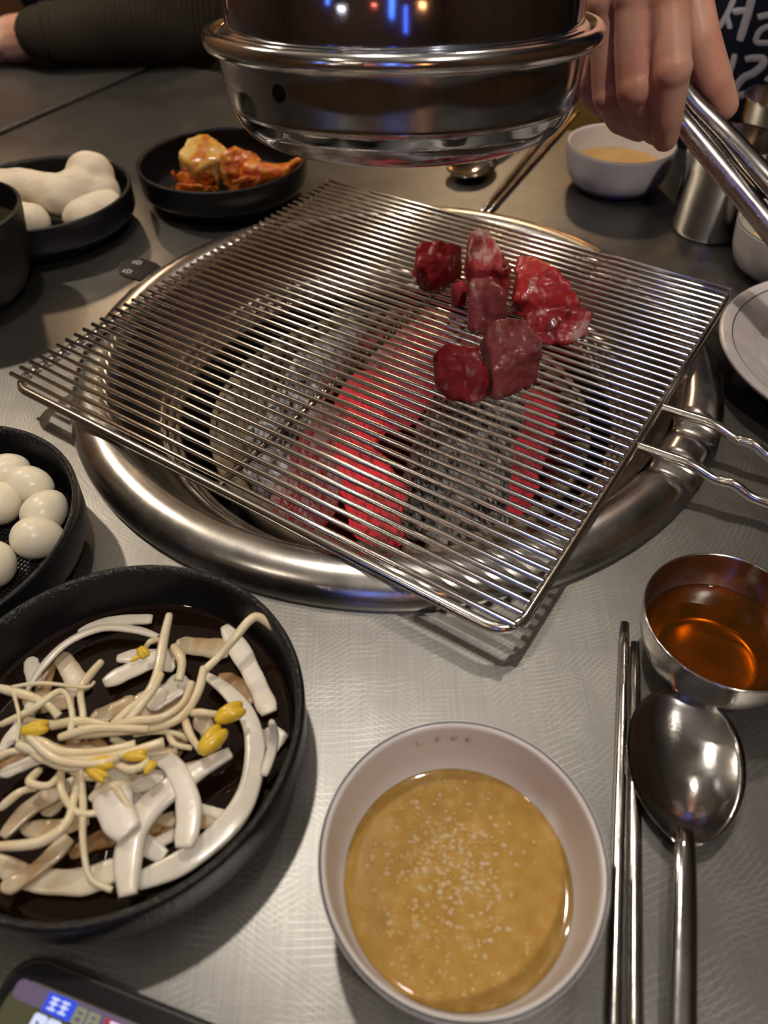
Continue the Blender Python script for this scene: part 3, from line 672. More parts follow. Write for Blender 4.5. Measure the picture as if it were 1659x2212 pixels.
sprout([(545, 985), (620, 1012), (692, 975), (655, 930)], 32, .0285, 'bean sprout looped with small yellow heads in the middle', heads=[(470, 985, 110, 56, 10), (455, 1032, 95, 44, -25), (640, 945, 90, 46, 5), (708, 1000, 60, 34, 60)])
sprout([(0, 800), (150, 728), (290, 640), (340, 740), (330, 850)], 30, .0255, SPR)
sprout([(440, 985), (300, 1000), (150, 930), (95, 880)], 30, .0265, SPR)
sprout([(820, 430), (858, 500), (845, 590)], 44, .0210, 'pale green tinged bean sprout near the back')
sprout([(745, 395), (705, 410), (685, 440)], 26, .0235, 'short bean sprout with a small yellow head at the back', heads=[(675, 458, 62, 50, -50), (640, 485, 50, 22, 40)])
sprout([(0, 1195), (90, 1120), (170, 1095)], 34, .0205, SPR)
sprout([(560, 830), (640, 740), (720, 640), (760, 560)], 36, .0255, SPR)
sprout([(540, 800), (640, 780), (760, 765), (860, 700), (905, 600)], 34, .0285, SPR)
sprout([(280, 860), (420, 820), (560, 815), (700, 820)], 36, .0300, SPR)
sprout([(130, 850), (260, 960), (430, 985), (560, 955)], 34, .0310, SPR)

# fill the tangle
rs = random.Random(21)
for i in range(9):
    cx, cy = rs.gauss(370, 190), rs.gauss(900, 150); a = rs.gauss(.05, .55); Ls = rs.uniform(170, 330); bend = rs.uniform(-.9, .9); pts = []
    for k in range(5):
        t = k / 4 - .5; pts.append((cx + cos(a) * Ls * t - sin(a) * Ls * bend * (t * t - .08), cy + sin(a) * Ls * t + cos(a) * Ls * bend * (t * t - .08)))
    if max(p[0] for p in pts) < 900: sprout(pts, rs.uniform(28, 40), rs.uniform(.0195, .0265), SPR)
for i in range(18):
    an, rr = rs.uniform(0, 2 * pi), rs.uniform(60, 430); cx, cy = 560 + rr * cos(an), 930 + rr * 1.15 * sin(an); a = rs.uniform(-.9, .9); Ls = rs.uniform(180, 320); bend = rs.uniform(-.7, .7)
    pts = [(cx + cos(a) * Ls * t - sin(a) * Ls * bend * (t * t - .08), cy + sin(a) * Ls * t + cos(a) * Ls * bend * (t * t - .08)) for t in (-.5, -.17, .17, .5)]
    strip(pts, rs.uniform(55, 85), rs.uniform(.0115, .0135), rs.choice((ONION_MIX, ONION_MIX, ONION_SOY, ONION)), OL, tilt=rs.uniform(-.4, .4))

# ================================================================== WHITE BOWLS AND SAUCES
BR = .0441; BK = 1.03
def white_bowl(c, label, name='sauce_bowl', z=0.):
    t = thing(name, label, 'bowl', (c[0], c[1], z), 'small white bowls'); cc = (c[0], c[1], z)
    lathe('body', [(p.x * BK, p.y) for p in smooth_prof([(.00002, .002), (.024, .002), (.0255, 0), (.0300, .0005), (.0368, .006), (.0412, .015), (.0432, .027), (.0441, .0350), (.0439, .0358)], 4)], cc, WHITE, t, 112)
    lathe('rim_line', [(.0439 * BK, .0358), (.04345 * BK, .0362), (.0430 * BK, .0363)], cc, LINE, t, 112)
    lathe('inner_surface', [(p.x * BK, p.y) for p in smooth_prof([(.0430, .0363), (.0424, .0360), (.0416, .0345), (.0408, .0270), (.0394, .0170), (.0372, .0115), (.0335, .0085), (.026, .0065), (.00002, .006)], 4)], cc, WHITE, t, 112)
    return t
WB = (.0224, .0823)
wb = white_bowl(WB, 'white bowl with a dark rim line, filled with yellow garlic sauce, in front')
def disc_sauce(c, r, z, m, label, seg=72):
    o = lathe('sauce', [(r + .0012, z + .0009), (r + .0004, z + .0004), (r - .0008, z + .0001), (r - .0020, z), (r - .0030, z), (.00002, z)], (c[0], c[1], 0), m, None, seg, base=(c[0], c[1], z - .0015)); return tag(o, label, 'sauce')
ZS = .0112
disc_sauce(WB, .0372, ZS, SAUCE, 'glossy yellow garlic sauce in the front white bowl', 96)
# bubbles and garlic grains float in it, too many to count
def sprinkle(name, m, n, gen, label, cat):
    vs, fs = [], []
    for i in range(n):
        p, s = gen(i); v, f = ellipsoid(p, s, None, 8, 5); k = len(vs); vs += v; fs += [tuple(q + k for q in x) for x in f]
    o = mk(name, vs, fs, m, None, True, (WB[0], WB[1], ZS - .001)); tag(o, label, cat, None, 'stuff'); return o
def gen_g(i):
    while 1:
        x, y = random.gauss(-.003, .011), random.gauss(.003, .015)
        if hypot(x, y) < .033: break
    s = random.uniform(.0004, .0011); return Vector((WB[0] + x, WB[1] + y, ZS - .0001)), (s * random.uniform(.8, 1.5), s, s * .45)
sprinkle('garlic_grains', GARLIC, 260, gen_g, 'minced garlic grains floating in the yellow sauce', 'garlic')
def gen_b(i):
    if i % 3 == 0: x, y = random.uniform(-.026, .024), random.gauss(-.021, .007)
    else: x, y = random.gauss(-.006, .013), random.gauss(.006, .016)
    d = hypot(x, y)
    if d > .034: x, y = x * .034 / d * random.random() ** .3, y * .034 / d
    s = random.choice((.0003, .0004, .0005, .0006, .0006, .0009)); return Vector((WB[0] + x, WB[1] + y, ZS + .0001)), (s, s, s * .6)
sprinkle('oil_bubbles', DROP, 300, gen_b, 'shiny oil bubbles on the yellow sauce', 'bubbles')
# faint maker's print on the inner wall
def wall_pt(a, z):
    r = .0408 - .0014 * max(0, (.027 - z) / .010) + (.0008 * max(0, (z - .027) / .0075)) - .00006; return Vector((WB[0] + r * cos(a), WB[1] + r * sin(a), z))
def strokes(name, segs, a0, z0, ka, kz, m, w=.00022):
    for sg in segs:
        tube(name, [wall_pt(a0 - x * ka, z0 + y * kz) for x, y in sg], w, m, wb, 5, flat=(1, .25))
strokes('printed_mark', [[(0, 1), (.8, 1)], [(0, .5), (.7, .5)], [(0, 0), (.8, 0)], [(0, 1), (0, 0)]], radians(97), .0300, .045, .0024, PRINT)
strokes('printed_mark', [[(.4, 1), (0, 0)], [(.3, .7), (.7, .2)], [(1, 1), (1, 0)], [(1, .5), (1.3, .5)]], radians(90), .0297, .045, .0026, PRINT)
strokes('printed_mark', [[(0, .8), (.9, .8)], [(.45, .8), (0, .1)], [(.45, .8), (.9, .1)], [(.2, 0), (.8, 0)]], radians(82), .0297, .045, .0024, PRINT)
strokes('printed_seal', [[(.5 + .5 * cos(t * pi / 5), .5 + .5 * sin(t * pi / 5)) for t in range(11)], [(.2, .5), (.8, .5)]], radians(107), .0292, .06, .0034, SEAL)

FB = (.207, .655); white_bowl(FB, 'white bowl with a little thin sauce, behind the grate near the steel cup')
disc_sauce(FB, .0388, .0165, SAUCE_PALE, 'thin yellow sauce left in the far white bowl')
RB = (.300, .500); white_bowl(RB, 'white bowl with a dark rim line at the right edge, beside the steel cup')
disc_sauce(RB, .0378, .0130, mat('pale_yellow_dip', (.62, .47, .20), .15), 'pale yellow dip in the white bowl at the right edge')
for k, (x, y) in enumerate(((1640, 540), (1655, 552))):
    p = P(x, y, .0145); vs, fs = ellipsoid(p, (.008, .006, .004)); o = mk('garlic_clove', vs, fs, mat('garlic_clove', (.66, .52, .26), .35), None, True, (p.x, p.y, p.z - .004)); tag(o, ('sliced garlic piece nearest the rim of the right white bowl', 'sliced garlic piece deeper in the right white bowl')[k], 'garlic')

# plate at the right edge
PC = (.2985, .368); pl = thing('plate', 'white plate with a thin dark line inside its rim, cut by the right edge', 'plate', (PC[0], PC[1], 0))
lathe('body', [(p.x, p.y) for p in smooth_prof([(.00002, .001), (.055, .001), (.057, 0), (.0605, .0005), (.070, .006), (.083, .0125), (.0905, .0165), (.0925, .0190), (.0922, .0205), (.0905, .0212)], 4)], (PC[0], PC[1], 0), WHITE, pl, 128)
lathe('inner_surface', [(p.x, p.y) for p in smooth_prof([(.0905, .0212), (.0880, .0208), (.0850, .0195)], 3)], (PC[0], PC[1], 0), WHITE, pl, 128)
lathe('rim_line', [(.0850, .0195), (.0842, .0191)], (PC[0], PC[1], 0), LINE, pl, 128)
PLATE_IN = mat('meat_stained_white', (.60, .56, .55), .25); setcol(PLATE_IN, ramp(PLATE_IN, tex_noise(PLATE_IN, 45, 4), [(.60, (.60, .56, .55)), (.76, (.60, .42, .40))]))
lathe('well', [(p.x, p.y) for p in smooth_prof([(.0842, .0191), (.078, .0160), (.068, .0105), (.058, .0080), (.00002, .0075)], 4)], (PC[0], PC[1], 0), PLATE_IN, pl, 128)

# small steel bowl of oil
OC = (.1377, .1717); ob = thing('oil_bowl', 'small steel bowl of amber oil, above the spoon', 'bowl', (OC[0], OC[1], 0))
lathe('body', [(p.x, p.y) for p in smooth_prof([(.00002, .0005), (.014, .0004), (.0185, 0), (.0235, .0035), (.0290, .0115), (.0325, .022), (.0337, .0325)], 5)], (OC[0], OC[1], 0), STEEL_BOWL, ob, 96)
lathe('rim', [(.0337, .0325), (.03365, .0332), (.0331, .0333), (.0328, .0326)], (OC[0], OC[1], 0), STEEL_CUT, ob, 96)
lathe('inner_surface', [(p.x, p.y) for p in smooth_prof([(.0328, .0326), (.0316, .022), (.0282, .0122), (.0230, .0045), (.0180, .0016), (.00002, .0014)], 5)], (OC[0], OC[1], 0), STEEL_BOWL, ob, 96)
o = lathe('oil', [(.0299, .0165), (.0292, .0159), (.0282, .0157), (.0272, .0157), (.00002, .0157)], (OC[0], OC[1], 0), OIL, None, 96, base=(OC[0], OC[1], .0016)); tag(o, 'clear amber oil in the small steel bowl', 'oil')

# cutlery in front -----------------------------------------------------
def chopstick(p0, p1, r0, r1, label, L=.215, group='front chopsticks'):
    d = (p1 - p0).normalized(); p1 = p0 + d * L
    n = 16; o = tube('chopstick', [p0 + d * (L * i / n) for i in range(n + 1)], lambda s: (r0 + (r1 - r0) * s) * (.86 if s < .01 else 1), STEEL_CUT, None, 16, flat=(1, .72), base=p0); tag(o, label, 'chopstick', group)
chopstick(P(1350, 1345, .0022), P(1328, 2212, .0022), .0021, .0029, 'steel chopstick on the left of the front pair, reaching farther back')
chopstick(P(1372, 1388, .0022), P(1372, 2212, .0022), .0021, .0029, 'steel chopstick on the right of the front pair, beside the spoon')
def spoon(tip, end, label, width=.0437, hl=.0632, L=.212, name='spoon', m=STEEL_SPOON):
    d = (end - tip); d.z = 0; d.normalize(); s = d.cross(Vector((0, 0, 1))); t = thing(name, label, 'spoon', (tip.x, tip.y, 0)); vs, fs = [], []
    NI, NJ = 28, 16; W2 = width / 2
    def half(x):       # outline of the bowl, tip at 0, neck at 1
        hw = .0030
        if x < .45: return W2 * max(0, 1 - abs((x - .45) / .45) ** 2.3) ** .5
        t_ = min(1, (x - .45) / .55); return hw + (W2 - hw) * max(0, 1 - t_ ** 2.1) ** .78
    for side in (0, 1):
        for i in range(NI + 1):
            x = i / NI; h = max(half(x), .0012)
            for j in range(NJ + 1):
                y = -1 + 2 * j / NJ; dep = .0075 * max(0, sin(pi * min(1, x / .98))) ** .7 * (1 - abs(y) ** 2.2)
                zr = .0085 - .0015 * x + .004 * max(0, x - .8) * 5 * .35
                vs.append(tip + d * (hl * x) + s * (h * y) + Vector((0, 0, zr - dep - (.0009 if side else 0) - tip.z)))
    q = (NI + 1) * (NJ + 1)
    for i in range(NI):
        for j in range(NJ):
            a = i * (NJ + 1) + j; fs.append((a, a + 1, a + NJ + 2, a + NJ + 1)); fs.append((q + a, q + a + NJ + 1, q + a + NJ + 2, q + a + 1))
    for i in range(NI):
        for j in (0, NJ):
            a = i * (NJ + 1) + j; fs.append((a, a + NJ + 1, q + a + NJ + 1, q + a))
    for i in (0, NI):
        for j in range(NJ):
            a = i * (NJ + 1) + j; fs.append((a, a + 1, q + a + 1, q + a))
    mk('bowl', vs, fs, m, t)
    hp = [tip + d * (hl * .90) + Vector((0, 0, .0068 - tip.z)), tip + d * (hl * 1.04) + Vector((0, 0, .0082 - tip.z)), tip + d * (hl * 1.4) + Vector((0, 0, .0075 - tip.z)), tip + d * (L * .7) + Vector((0, 0, .0040 - tip.z)), tip + d * L + Vector((0, 0, .0024 - tip.z))]
    tube('handle', smooth_prof(hp, 6), lambda u: .0030 + .0019 * u, m, t, 14, flat=(1, .40))
spoon(P(1483, 1490, .0085), P(1470, 2212, .003), 'steel spoon lying face up beside the front chopsticks')

# opposite setting ----------------------------------------------------
spoon(P(985, 384, .006), P(1190, 262, .003), 'steel spoon lying on the far side of the grate, under the hood', .040, .058, .21)
chopstick(P(1038, 460, .0022), P(1206, 256, .0022), .0021, .0029, 'far steel chopstick on the left, next to the far spoon', .26, 'far chopsticks')
chopstick(P(1052, 462, .0022), P(1233, 258, .0022), .0021, .0029, 'far steel chopstick on the right, toward the far white bowl', .26, 'far chopsticks')

# steel cups -----------------------------------------------------------
def cup(c, label, r0, r1, h, z=0.):
    t = thing('steel_cup', label, 'cup', (c[0], c[1], z), 'steel cups'); cc = (c[0], c[1], z)
    lathe('body', [(.00002, .0015), (r0 - .004, .0015), (r0 - .002, 0), (r0 - .0004, .0012), (r0, .004), (r0 + (r1 - r0) * .70, h * .70), (r0 + (r1 - r0) * .72 + .0008, h * .72), (r1, h * .97), (r1 + .0008, h - .0005), (r1 + .0002, h), (r1 - .0008, h - .0003)], cc, STEEL_CUP, t, 96)
    lathe('inner_surface', [(r1 - .0008, h - .0003), (r1 - .001, h * .97), (r0 - .001, .006), (r0 - .004, .003), (.00002, .003)], cc, STEEL_CUP, t, 96)
cup((.2635, .570), 'tall steel cup standing behind the tongs, beside the far white bowl', .0285, .0312, .070)
cup((.352, .690), 'smaller steel cup farthest right at the back, before the lettered shirt', .028, .034, .058)
# clear tub of rice-like grains
TC = (.326, .590); GLASS = liquid('clear_lilac_plastic', (.82, .78, .86), .04, .05, (.4, .35, .45)); tt = thing('clear_tub', 'clear plastic tub of beige grains behind the steel cup', 'tub', (TC[0], TC[1], 0))
lathe('body', [(.00002, .001), (.026, .001), (.027, 0), (.0285, .002), (.0325, .048), (.0340, .049), (.0340, .051), (.0315, .051), (.0272, .004), (.00002, .003)], (TC[0], TC[1], 0), GLASS, tt, 64)
GR = mat('beige_grain', (.55, .42, .26), .5); vs, fs = [], []
for i in range(420):
    a, r = random.uniform(0, 2 * pi), .0285 * random.random() ** .5; zz = .034 + random.uniform(-.003, .003) - 4 * r * r
    v, f = ellipsoid((TC[0] + r * cos(a), TC[1] + r * sin(a), zz), (.0024, .0016, .0015), Matrix.Rotation(random.uniform(0, 3), 3, 'Z'), 7, 4); k = len(vs); vs += v; fs += [tuple(q + k for q in x) for x in f]
v, f = lathe_data([(.0270, .005), (.0290, .030), (.00002, .034)], (TC[0], TC[1], 0), 40); k = len(vs); vs += [Vector(x) for x in v]; fs += [tuple(q + k for q in x) for x in f]
o = mk('grains', vs, fs, GR, None, True, (TC[0], TC[1], .004)); tag(o, 'beige grains heaped in the clear plastic tub', 'grains', None, 'stuff')

# deep black bowl at the left edge ------------------------------------
LB = (-.2965, .490); lb = thing('soup_bowl', 'deep black bowl cut by the left edge, before the mushroom dish', 'bowl', (LB[0], LB[1], 0))
lathe('body', [(p.x, p.y) for p in smooth_prof([(.00002, .002), (.030, .002), (.032, 0), (.0355, .001), (.0415, .008), (.0490, .026), (.0535, .048), (.0555, .0600), (.0552, .0615), (.0542, .0620)], 4)], (LB[0], LB[1], 0), BLACK, lb, 96)
lathe('inner_surface', [(p.x, p.y) for p in smooth_prof([(.0542, .0620), (.0530, .0612), (.0512, .048), (.0465, .026), (.038, .012), (.00002, .009)], 4)], (LB[0], LB[1], 0), BLACK, lb, 96)
o = lathe('soup', [(.0505, .0448), (.0495, .0442), (.0480, .0440), (.0470, .0440), (.00002, .0440)], (LB[0], LB[1], 0), mat('dark_broth', (.03, .028, .014), .08), None, 64, base=(LB[0], LB[1], .009)); tag(o, 'dark broth in the deep black bowl', 'soup')

# ================================================================== HOOD
HC = Vector((.0135, .400, .183)); HT = Matrix.Rotation(radians(-6.5), 4, 'X')
hood = thing('extractor_hood', 'round steel extractor hood hanging above the grate', 'hood', HC)
hood.rotation_euler = (radians(-6.5), 0, 0)
def hl(name, prof, m, seg=128):
    vs, fs = lathe_data(prof, (0, 0, 0), seg); me = bpy.data.meshes.new(name); me.from_pydata(vs, [], fs); return link(name, me, m, hood)
hl('bowl', [(p.x, p.y) for p in smooth_prof([(.0868, -.0040), (.0862, -.0080), (.0855, -.0160), (.0843, -.0240), (.0842, -.0255), (.0828, -.0270), (.0822, -.0285), (.0800, -.0335), (.0755, -.0385), (.0690, -.0415), (.0600, -.0425), (.0590, -.0415)], 4)], STEEL_HOOD)
hl('mouth', [(.0590, -.0415), (.0585, -.030), (.050, .02), (.00002, .021)], SOOT, 64)
rp = [(.0890 + .0038 * cos(a), .0000 + .0042 * sin(a)) for a in [2 * pi * i / 16 for i in range(16)]]
vs, fs = lathe_data(rp, (0, 0, 0), 144, None, True); me = bpy.data.meshes.new('rim'); me.from_pydata(vs, [], fs); link('rim', me, STEEL_RIM, hood)
hl('collar', [(p.x, p.y) for p in smooth_prof([(.0860, .0000), (.0852, .0008), (.0848, .0020), (.0843, .0031), (.0832, .0038), (.0824, .0040), (.0818, .0044)], 4)], STEEL_RIM)
hl('dome', [(p.x, p.y) for p in smooth_prof([(.0818, .0044), (.0815, .0120), (.0800, .0230), (.0760, .0350), (.0690, .0460), (.0600, .0540), (.0520, .0585), (.0480, .0620)], 4)], DOME_STEEL)
hl('duct', [(.0480, .0620), (.0475, .075), (.0475, .30), (.0495, .301), (.0495, .306), (.0475, .307), (.0475, 1.555)], STEEL_HOOD, 64)
ba = radians(180 + 52); bp0 = Vector((.0853 * cos(ba), .0853 * sin(ba), -.0125))
vs, fs = tube_data([bp0 - Vector((cos(ba), sin(ba), 0)) * .002, bp0 + Vector((cos(ba), sin(ba), 0)) * .0008], .0035, 20); me = bpy.data.meshes.new('bolt'); me.from_pydata([tuple(v) for v in vs], [], fs); link('bolt', me, SCREW, hood, False)

# ================================================================== PEOPLE
RZ = Matrix.Rotation(radians(-28.5), 3, 'Z')
def head_parts(c, face):
    """head ellipsoid with nose and ears; face = unit direction"""
    s = face.cross(Vector((0, 0, 1))).normalized()
    return [ellipsoid(c, (.078, .095, .115), Matrix((s, face, Vector((0, 0, 1)))).transposed()), ellipsoid(c + face * .095 + Vector((0, 0, -.012)), (.016, .016, .022)),
            ellipsoid(c + s * .078 + Vector((0, 0, -.01)), (.012, .018, .03)), ellipsoid(c - s * .078 + Vector((0, 0, -.01)), (.012, .018, .03)), capsule(c - Vector((0, 0, .20)), .058, c - Vector((0, 0, .06)), .055)]
def face_bits(t, c, face):
    s = face.cross(Vector((0, 0, 1))).normalized()
    for k in (-1, 1):
        v, f = ellipsoid(c + face * .086 + s * (.031 * k) + Vector((0, 0, .008)), (.012, .008, .006)); mk('eye', v, f, HAIR, t)
    v, f = ellipsoid(c + face * .088 + Vector((0, 0, -.052)), (.024, .008, .006)); mk('mouth', v, f, mat('lips', (.4, .16, .13), .5), t)
    v, f = ellipsoid(c - face * .014 + Vector((0, 0, .03)), (.088, .100, .105)); mk('hair', v, f, HAIR, t)

# the server: lettered shirt, arm reaching over the table, hand closed on the tongs
SV = T(-.02, .945, 0); FACE = -TV
sp_ = thing('person', 'person in a navy shirt with grey lettering, one hand on the tongs', 'person', (SV.x, SV.y, FZ))
def sb(u, v, z): return SV + TU * u + TV * v + Vector((0, 0, z))
W_ = PY(1398, -300, .535); EL = Vector((.33, .80, .33)); SH = sb(-.02, .0, .62) + TU * -.15
fing = {
    'index': [(1440, -10, .446, 11.2), (1451, 150, .429, 10.0), (1441, 250, .434, 8.6), (1437, 298, .440, 7.4)],
    'middle': [(1372, -15, .452, 11.4), (1371, 188, .438, 9.9), (1388, 258, .449, 8.4), (1418, 286, .459, 7.2)],
    'ring': [(1312, 0, .462, 10.6), (1316, 205, .454, 9.4), (1340, 258, .465, 8.0), (1382, 280, .474, 7.0)],
    'little': [(1266, 30, .474, 9.4), (1270, 178, .470, 8.2), (1294, 220, .478, 7.2), (1330, 240, .485, 6.2)],
    'thumb': [(1468, -70, .492, 13.5), (1508, 85, .472, 11.8), (1542, 178, .464, 10.2), (1564, 228, .462, 8.2)]}
hand = []
for nme, js in fing.items():
    q = [(PY(x, y, Y), r / 1000) for x, y, Y, r in js]
    for i in range(3): hand.append(capsule(q[i][0], q[i][1] * (1.0 if i else 1.0), q[i + 1][0], q[i + 1][1], 16))
    if nme != 'thumb': hand.append(capsule(q[0][0], q[0][1] * 1.12, W_, .022, 16)); hand.append(ellipsoid(q[1][0] + Vector((0, -.0008, .0004)), (q[1][1] * 1.02,) * 3))
    else: hand.append(capsule(q[0][0], q[0][1], W_, .02, 16))
hand.append(capsule(W_, .024, W_.lerp(EL, .5), .030, 18)); hand.append(capsule(W_.lerp(EL, .5), .030, EL, .036, 18))
hm = bake(hand, .0013, 3, .5)
from_me('hand_and_forearm', hm, SKIN, parent=sp_)
q = PY(1567, 233, .455); 
body = [ellipsoid(sb(0, 0, z), (rx, ry, rz), RZ) for z, rx, ry, rz in ((-.28, .185, .125, .16), (-.12, .185, .120, .17), (.05, .180, .116, .18), (.22, .185, .115, .19), (.40, .195, .110, .16), (.52, .19, .095, .10))]
body += [capsule(sb(-.17, 0, .545), .062, EL + (sb(-.17, 0, .545) - EL) * .35, .052), capsule(sb(.17, 0, .545), .062, sb(.24, -.02, .28), .05), capsule(sb(.24, -.02, .28), .048, sb(.22, -.10, .08), .038)]
bm_ = bake(body, .009, 8, .6); shirt = from_me('shirt', bm_, NAVY, parent=sp_)
ua = bake([capsule(EL, .038, EL + (sb(-.17, 0, .545) - EL) * .45, .042)] + [capsule(sb(0, 0, .60), .056, sb(0, 0, .70), .054)] + head_parts(sb(0, -.02, .83), FACE) + [capsule(sb(.22, -.10, .08), .034, sb(.20, -.13, -.03), .028), ellipsoid(sb(.195, -.14, -.10), (.02, .045, .06), RZ)], .006, 3)
from_me('head_and_arms', ua, SKIN, parent=sp_); face_bits(sp_, sb(0, -.02, .83), FACE)
legs = bake([capsule(sb(k * .09, 0, -.34), .095, sb(k * .09, -.01, -.55), .075) for k in (-1, 1)] + [capsule(sb(k * .09, -.01, -.55), .075, sb(k * .09, 0, FZ + .06), .058) for k in (-1, 1)] + [ellipsoid(sb(k * .09, -.05, FZ + .04), (.045, .12, .04), RZ) for k in (-1, 1)], .01, 4)
from_me('trousers', legs, mat('black_trousers', (.01, .01, .011), .9), parent=sp_)
# lettering printed on the shirt
bv = BVHTree.FromPolygons([v.co + shirt.matrix_basis.translation + org(sp_) for v in shirt.data.vertices], [tuple(p.vertices) for p in shirt.data.polygons])
def cs(x, y): return 1200 + x / 3.614, y / 3.614
def hit(x, y):
    d = ray(*cs(x, y)).normalized(); h = bv.ray_cast(Vector((0, 0, CAM_H)), d); return (h[0], h[1]) if h[0] is not None else None
lett = [([(1400, -60), (1385, 10), (1330, 130), (1270, 225)], 42), ([(1335, 125), (1350, 170), (1362, 225)], 40), ([(1385, 92), (1440, 84), (1490, 82)], 52), ([(1545, -60), (1530, 0), (1490, 150), (1438, 318)], 62),
        ([(1580, 135), (1640, 120), (1720, 108)], 50), ([(1720, 195), (1640, 215), (1590, 250), (1565, 325), (1640, 335), (1720, 325)], 44),
        ([(1225, 320), (1262, 385), (1276, 435)], 42), ([(1402, 420), (1370, 540), (1312, 690)], 42), ([(1288, 560), (1296, 590), (1300, 625)], 30),
        ([(1482, 462), (1560, 452), (1625, 462), (1615, 510), (1545, 570), (1470, 605), (1410, 680), (1392, 742), (1470, 740), (1560, 705), (1640, 690)], 58),
        ([(1700, 735), (1620, 745), (1575, 790), (1568, 840), (1610, 862), (1700, 850)], 36), ([(1640, 630), (1680, 600), (1720, 590)], 40)]
for pts, wpx in lett:
    path = smooth_prof([Vector((a, b)) for a, b in pts], 5); vs, fs = [], []; row = 0
    for i, p in enumerate(path):
        a, b = path[max(i - 1, 0)], path[min(i + 1, len(path) - 1)]; d = (b - a).normalized(); nrm = Vector((-d.y, d.x)); e = min(1, .8 + 1.5 * min(i, len(path) - 1 - i) / len(path))
        hh = [hit(*(p + nrm * (wpx / 2 * s * e))) for s in (-1, -.35, .35, 1)]
        if any(x is None for x in hh): continue
        for k, (c, n) in enumerate(hh): vs.append(c + n * (.0008 if k in (1, 2) else .0003))
        if row: fs += [((row - 1) * 4 + k, (row - 1) * 4 + k + 1, row * 4 + k + 1, row * 4 + k) for k in range(3)]
        row += 1
    if row > 1:
        o0 = org(sp_) + shirt.location; me = bpy.data.meshes.new('shirt_letter_stroke'); me.from_pydata([tuple(v - o0) for v in vs], [], fs); link('shirt_letter_stroke', me, LETTER, shirt)

# tongs held in that hand
tg = thing('tongs', 'steel tongs in the raised hand, pointing out to the right', 'tongs', PY(1480, 215, .452))
def arm(name, pts, w0, w1, m):
    path = smooth_prof([PY(x, y, Y) for x, y, Y in pts], 8); n = len(path); vs, fs = [], []
    for i, p in enumerate(path):
        a, b = path[max(i - 1, 0)], path[min(i + 1, n - 1)]; d = (b - a).normalized(); v = (p - Vector((0, 0, CAM_H))).normalized(); s = d.cross(Vector((-.25, -.80, .55))).normalized(); u = s.cross(d)
        wd = w0 + (w1 - w0) * i / (n - 1)
        sec = [(-1, -.55), (-.9, -.05), (-.55, .30), (0, .42), (.55, .30), (.9, -.05), (1, -.55), (.86, -.55), (.5, .12), (0, .24), (-.5, .12), (-.86, -.55)]
        for (cx, cy) in sec: vs.append(p + s * (cx * wd) + u * (cy * wd))
    q = 12
    for i in range(n - 1):
        for j in range(q): fs.append((i * q + j, i * q + (j + 1) % q, (i + 1) * q + (j + 1) % q, (i + 1) * q + j))
    fs.append(tuple(range(q - 1, -1, -1))); fs.append(tuple((n - 1) * q + j for j in range(q))); mk(name, vs, fs, m, tg)
arm('tong_arm', [(1450, 150, .464), (1497, 216, .457), (1566, 286, .444), (1659, 386, .420), (1800, 540, .388), (1890, 630, .370), (1935, 680, .360)], .0054, .0070, TONG)
arm('tong_arm', [(1452, 232, .452), (1480, 266, .449), (1540, 338, .436), (1659, 482, .410), (1800, 655, .375), (1880, 735, .358), (1905, 760, .352)], .0058, .0074, TONG)
tube('hinge', [PY(1452, 130, .470), PY(1448, 175, .468), PY(1458, 220, .462)], .0045, TONG, tg, 10)

# the guest on the left: knitted sleeve resting on the joined table
GV = T(-1.02, 1.02, 0)
gp = thing('person', 'seated person in an olive knitted cardigan, forearm resting on the far table edge', 'person', (GV.x, GV.y, FZ))
def gb(u, v, z): return GV + TU * u + TV * v + Vector((0, 0, z))
WR = P(88, 74, .036); E2 = PY(385, 60, 1.06); S2 = Vector((E2.x - .06, E2.y + .16, .34))
def guest_mesh(parts, vox, it, m, nm): return from_me(nm, bake(parts, vox, it), m, parent=gp)
guest_mesh([capsule(WR, .030, WR.lerp(E2, .45), .043), capsule(WR.lerp(E2, .45), .043, E2, .056), capsule(E2, .056, S2, .068), capsule(S2, .068, gb(.12, .04, .40), .08), capsule(gb(.12, .04, .40), .085, gb(.13, .02, -.12), .10), capsule(gb(-.17, .03, .38), .07, gb(-.26, -.02, .08), .06), capsule(gb(-.26, -.02, .08), .055, gb(-.14, -.24, .05), .042), ellipsoid(gb(-.08, .06, .12), (.17, .10, .34), RZ)], .007, 5, KNIT, 'cardigan')
cuff = [WR + (E2 - WR).normalized() * (.006 + .005 * i) for i in range(9)]
guest_mesh([ellipsoid(gb(0, -.0, .10), (.155, .125, .36), RZ)], .01, 4, NAVY, 'undershirt')
tube('cuff', cuff, lambda s: .0325 + .0012 * sin(s * 30), KNIT, gp, 20)
HD = P(25, 88, .024); dh = (HD - WR).normalized()
hp = [capsule(WR, .024, WR + dh * .05, .026), ellipsoid(WR + dh * .07 + Vector((0, 0, -.002)), (.042, .030, .020))]
for k in range(4):
    b0 = WR + dh * .085 + Vector((-.006 * k, -.012 + .011 * k, .004)); hp += [capsule(b0, .0105, b0 + dh * .04 + Vector((0, -.01, -.004)), .009), capsule(b0 + dh * .04 + Vector((0, -.01, -.004)), .009, b0 + dh * .055 + Vector((.004, -.03, -.012)), .0075)]
hp += [capsule(WR + dh * .05 + Vector((.0, -.016, .006)), .012, WR + dh * .085 + Vector((0, -.036, .002)), .0095)]
guest_mesh(hp, .0025, 2, SKIN, 'hand')
guest_mesh(head_parts(gb(0, -.02, .74), FACE) + [capsule(gb(0, 0, .42), .06, gb(0, 0, .60), .056), ellipsoid(gb(-.12, -.27, .05), (.03, .055, .022))], .006, 3, SKIN, 'head'); face_bits(gp, gb(0, -.02, .74), FACE)
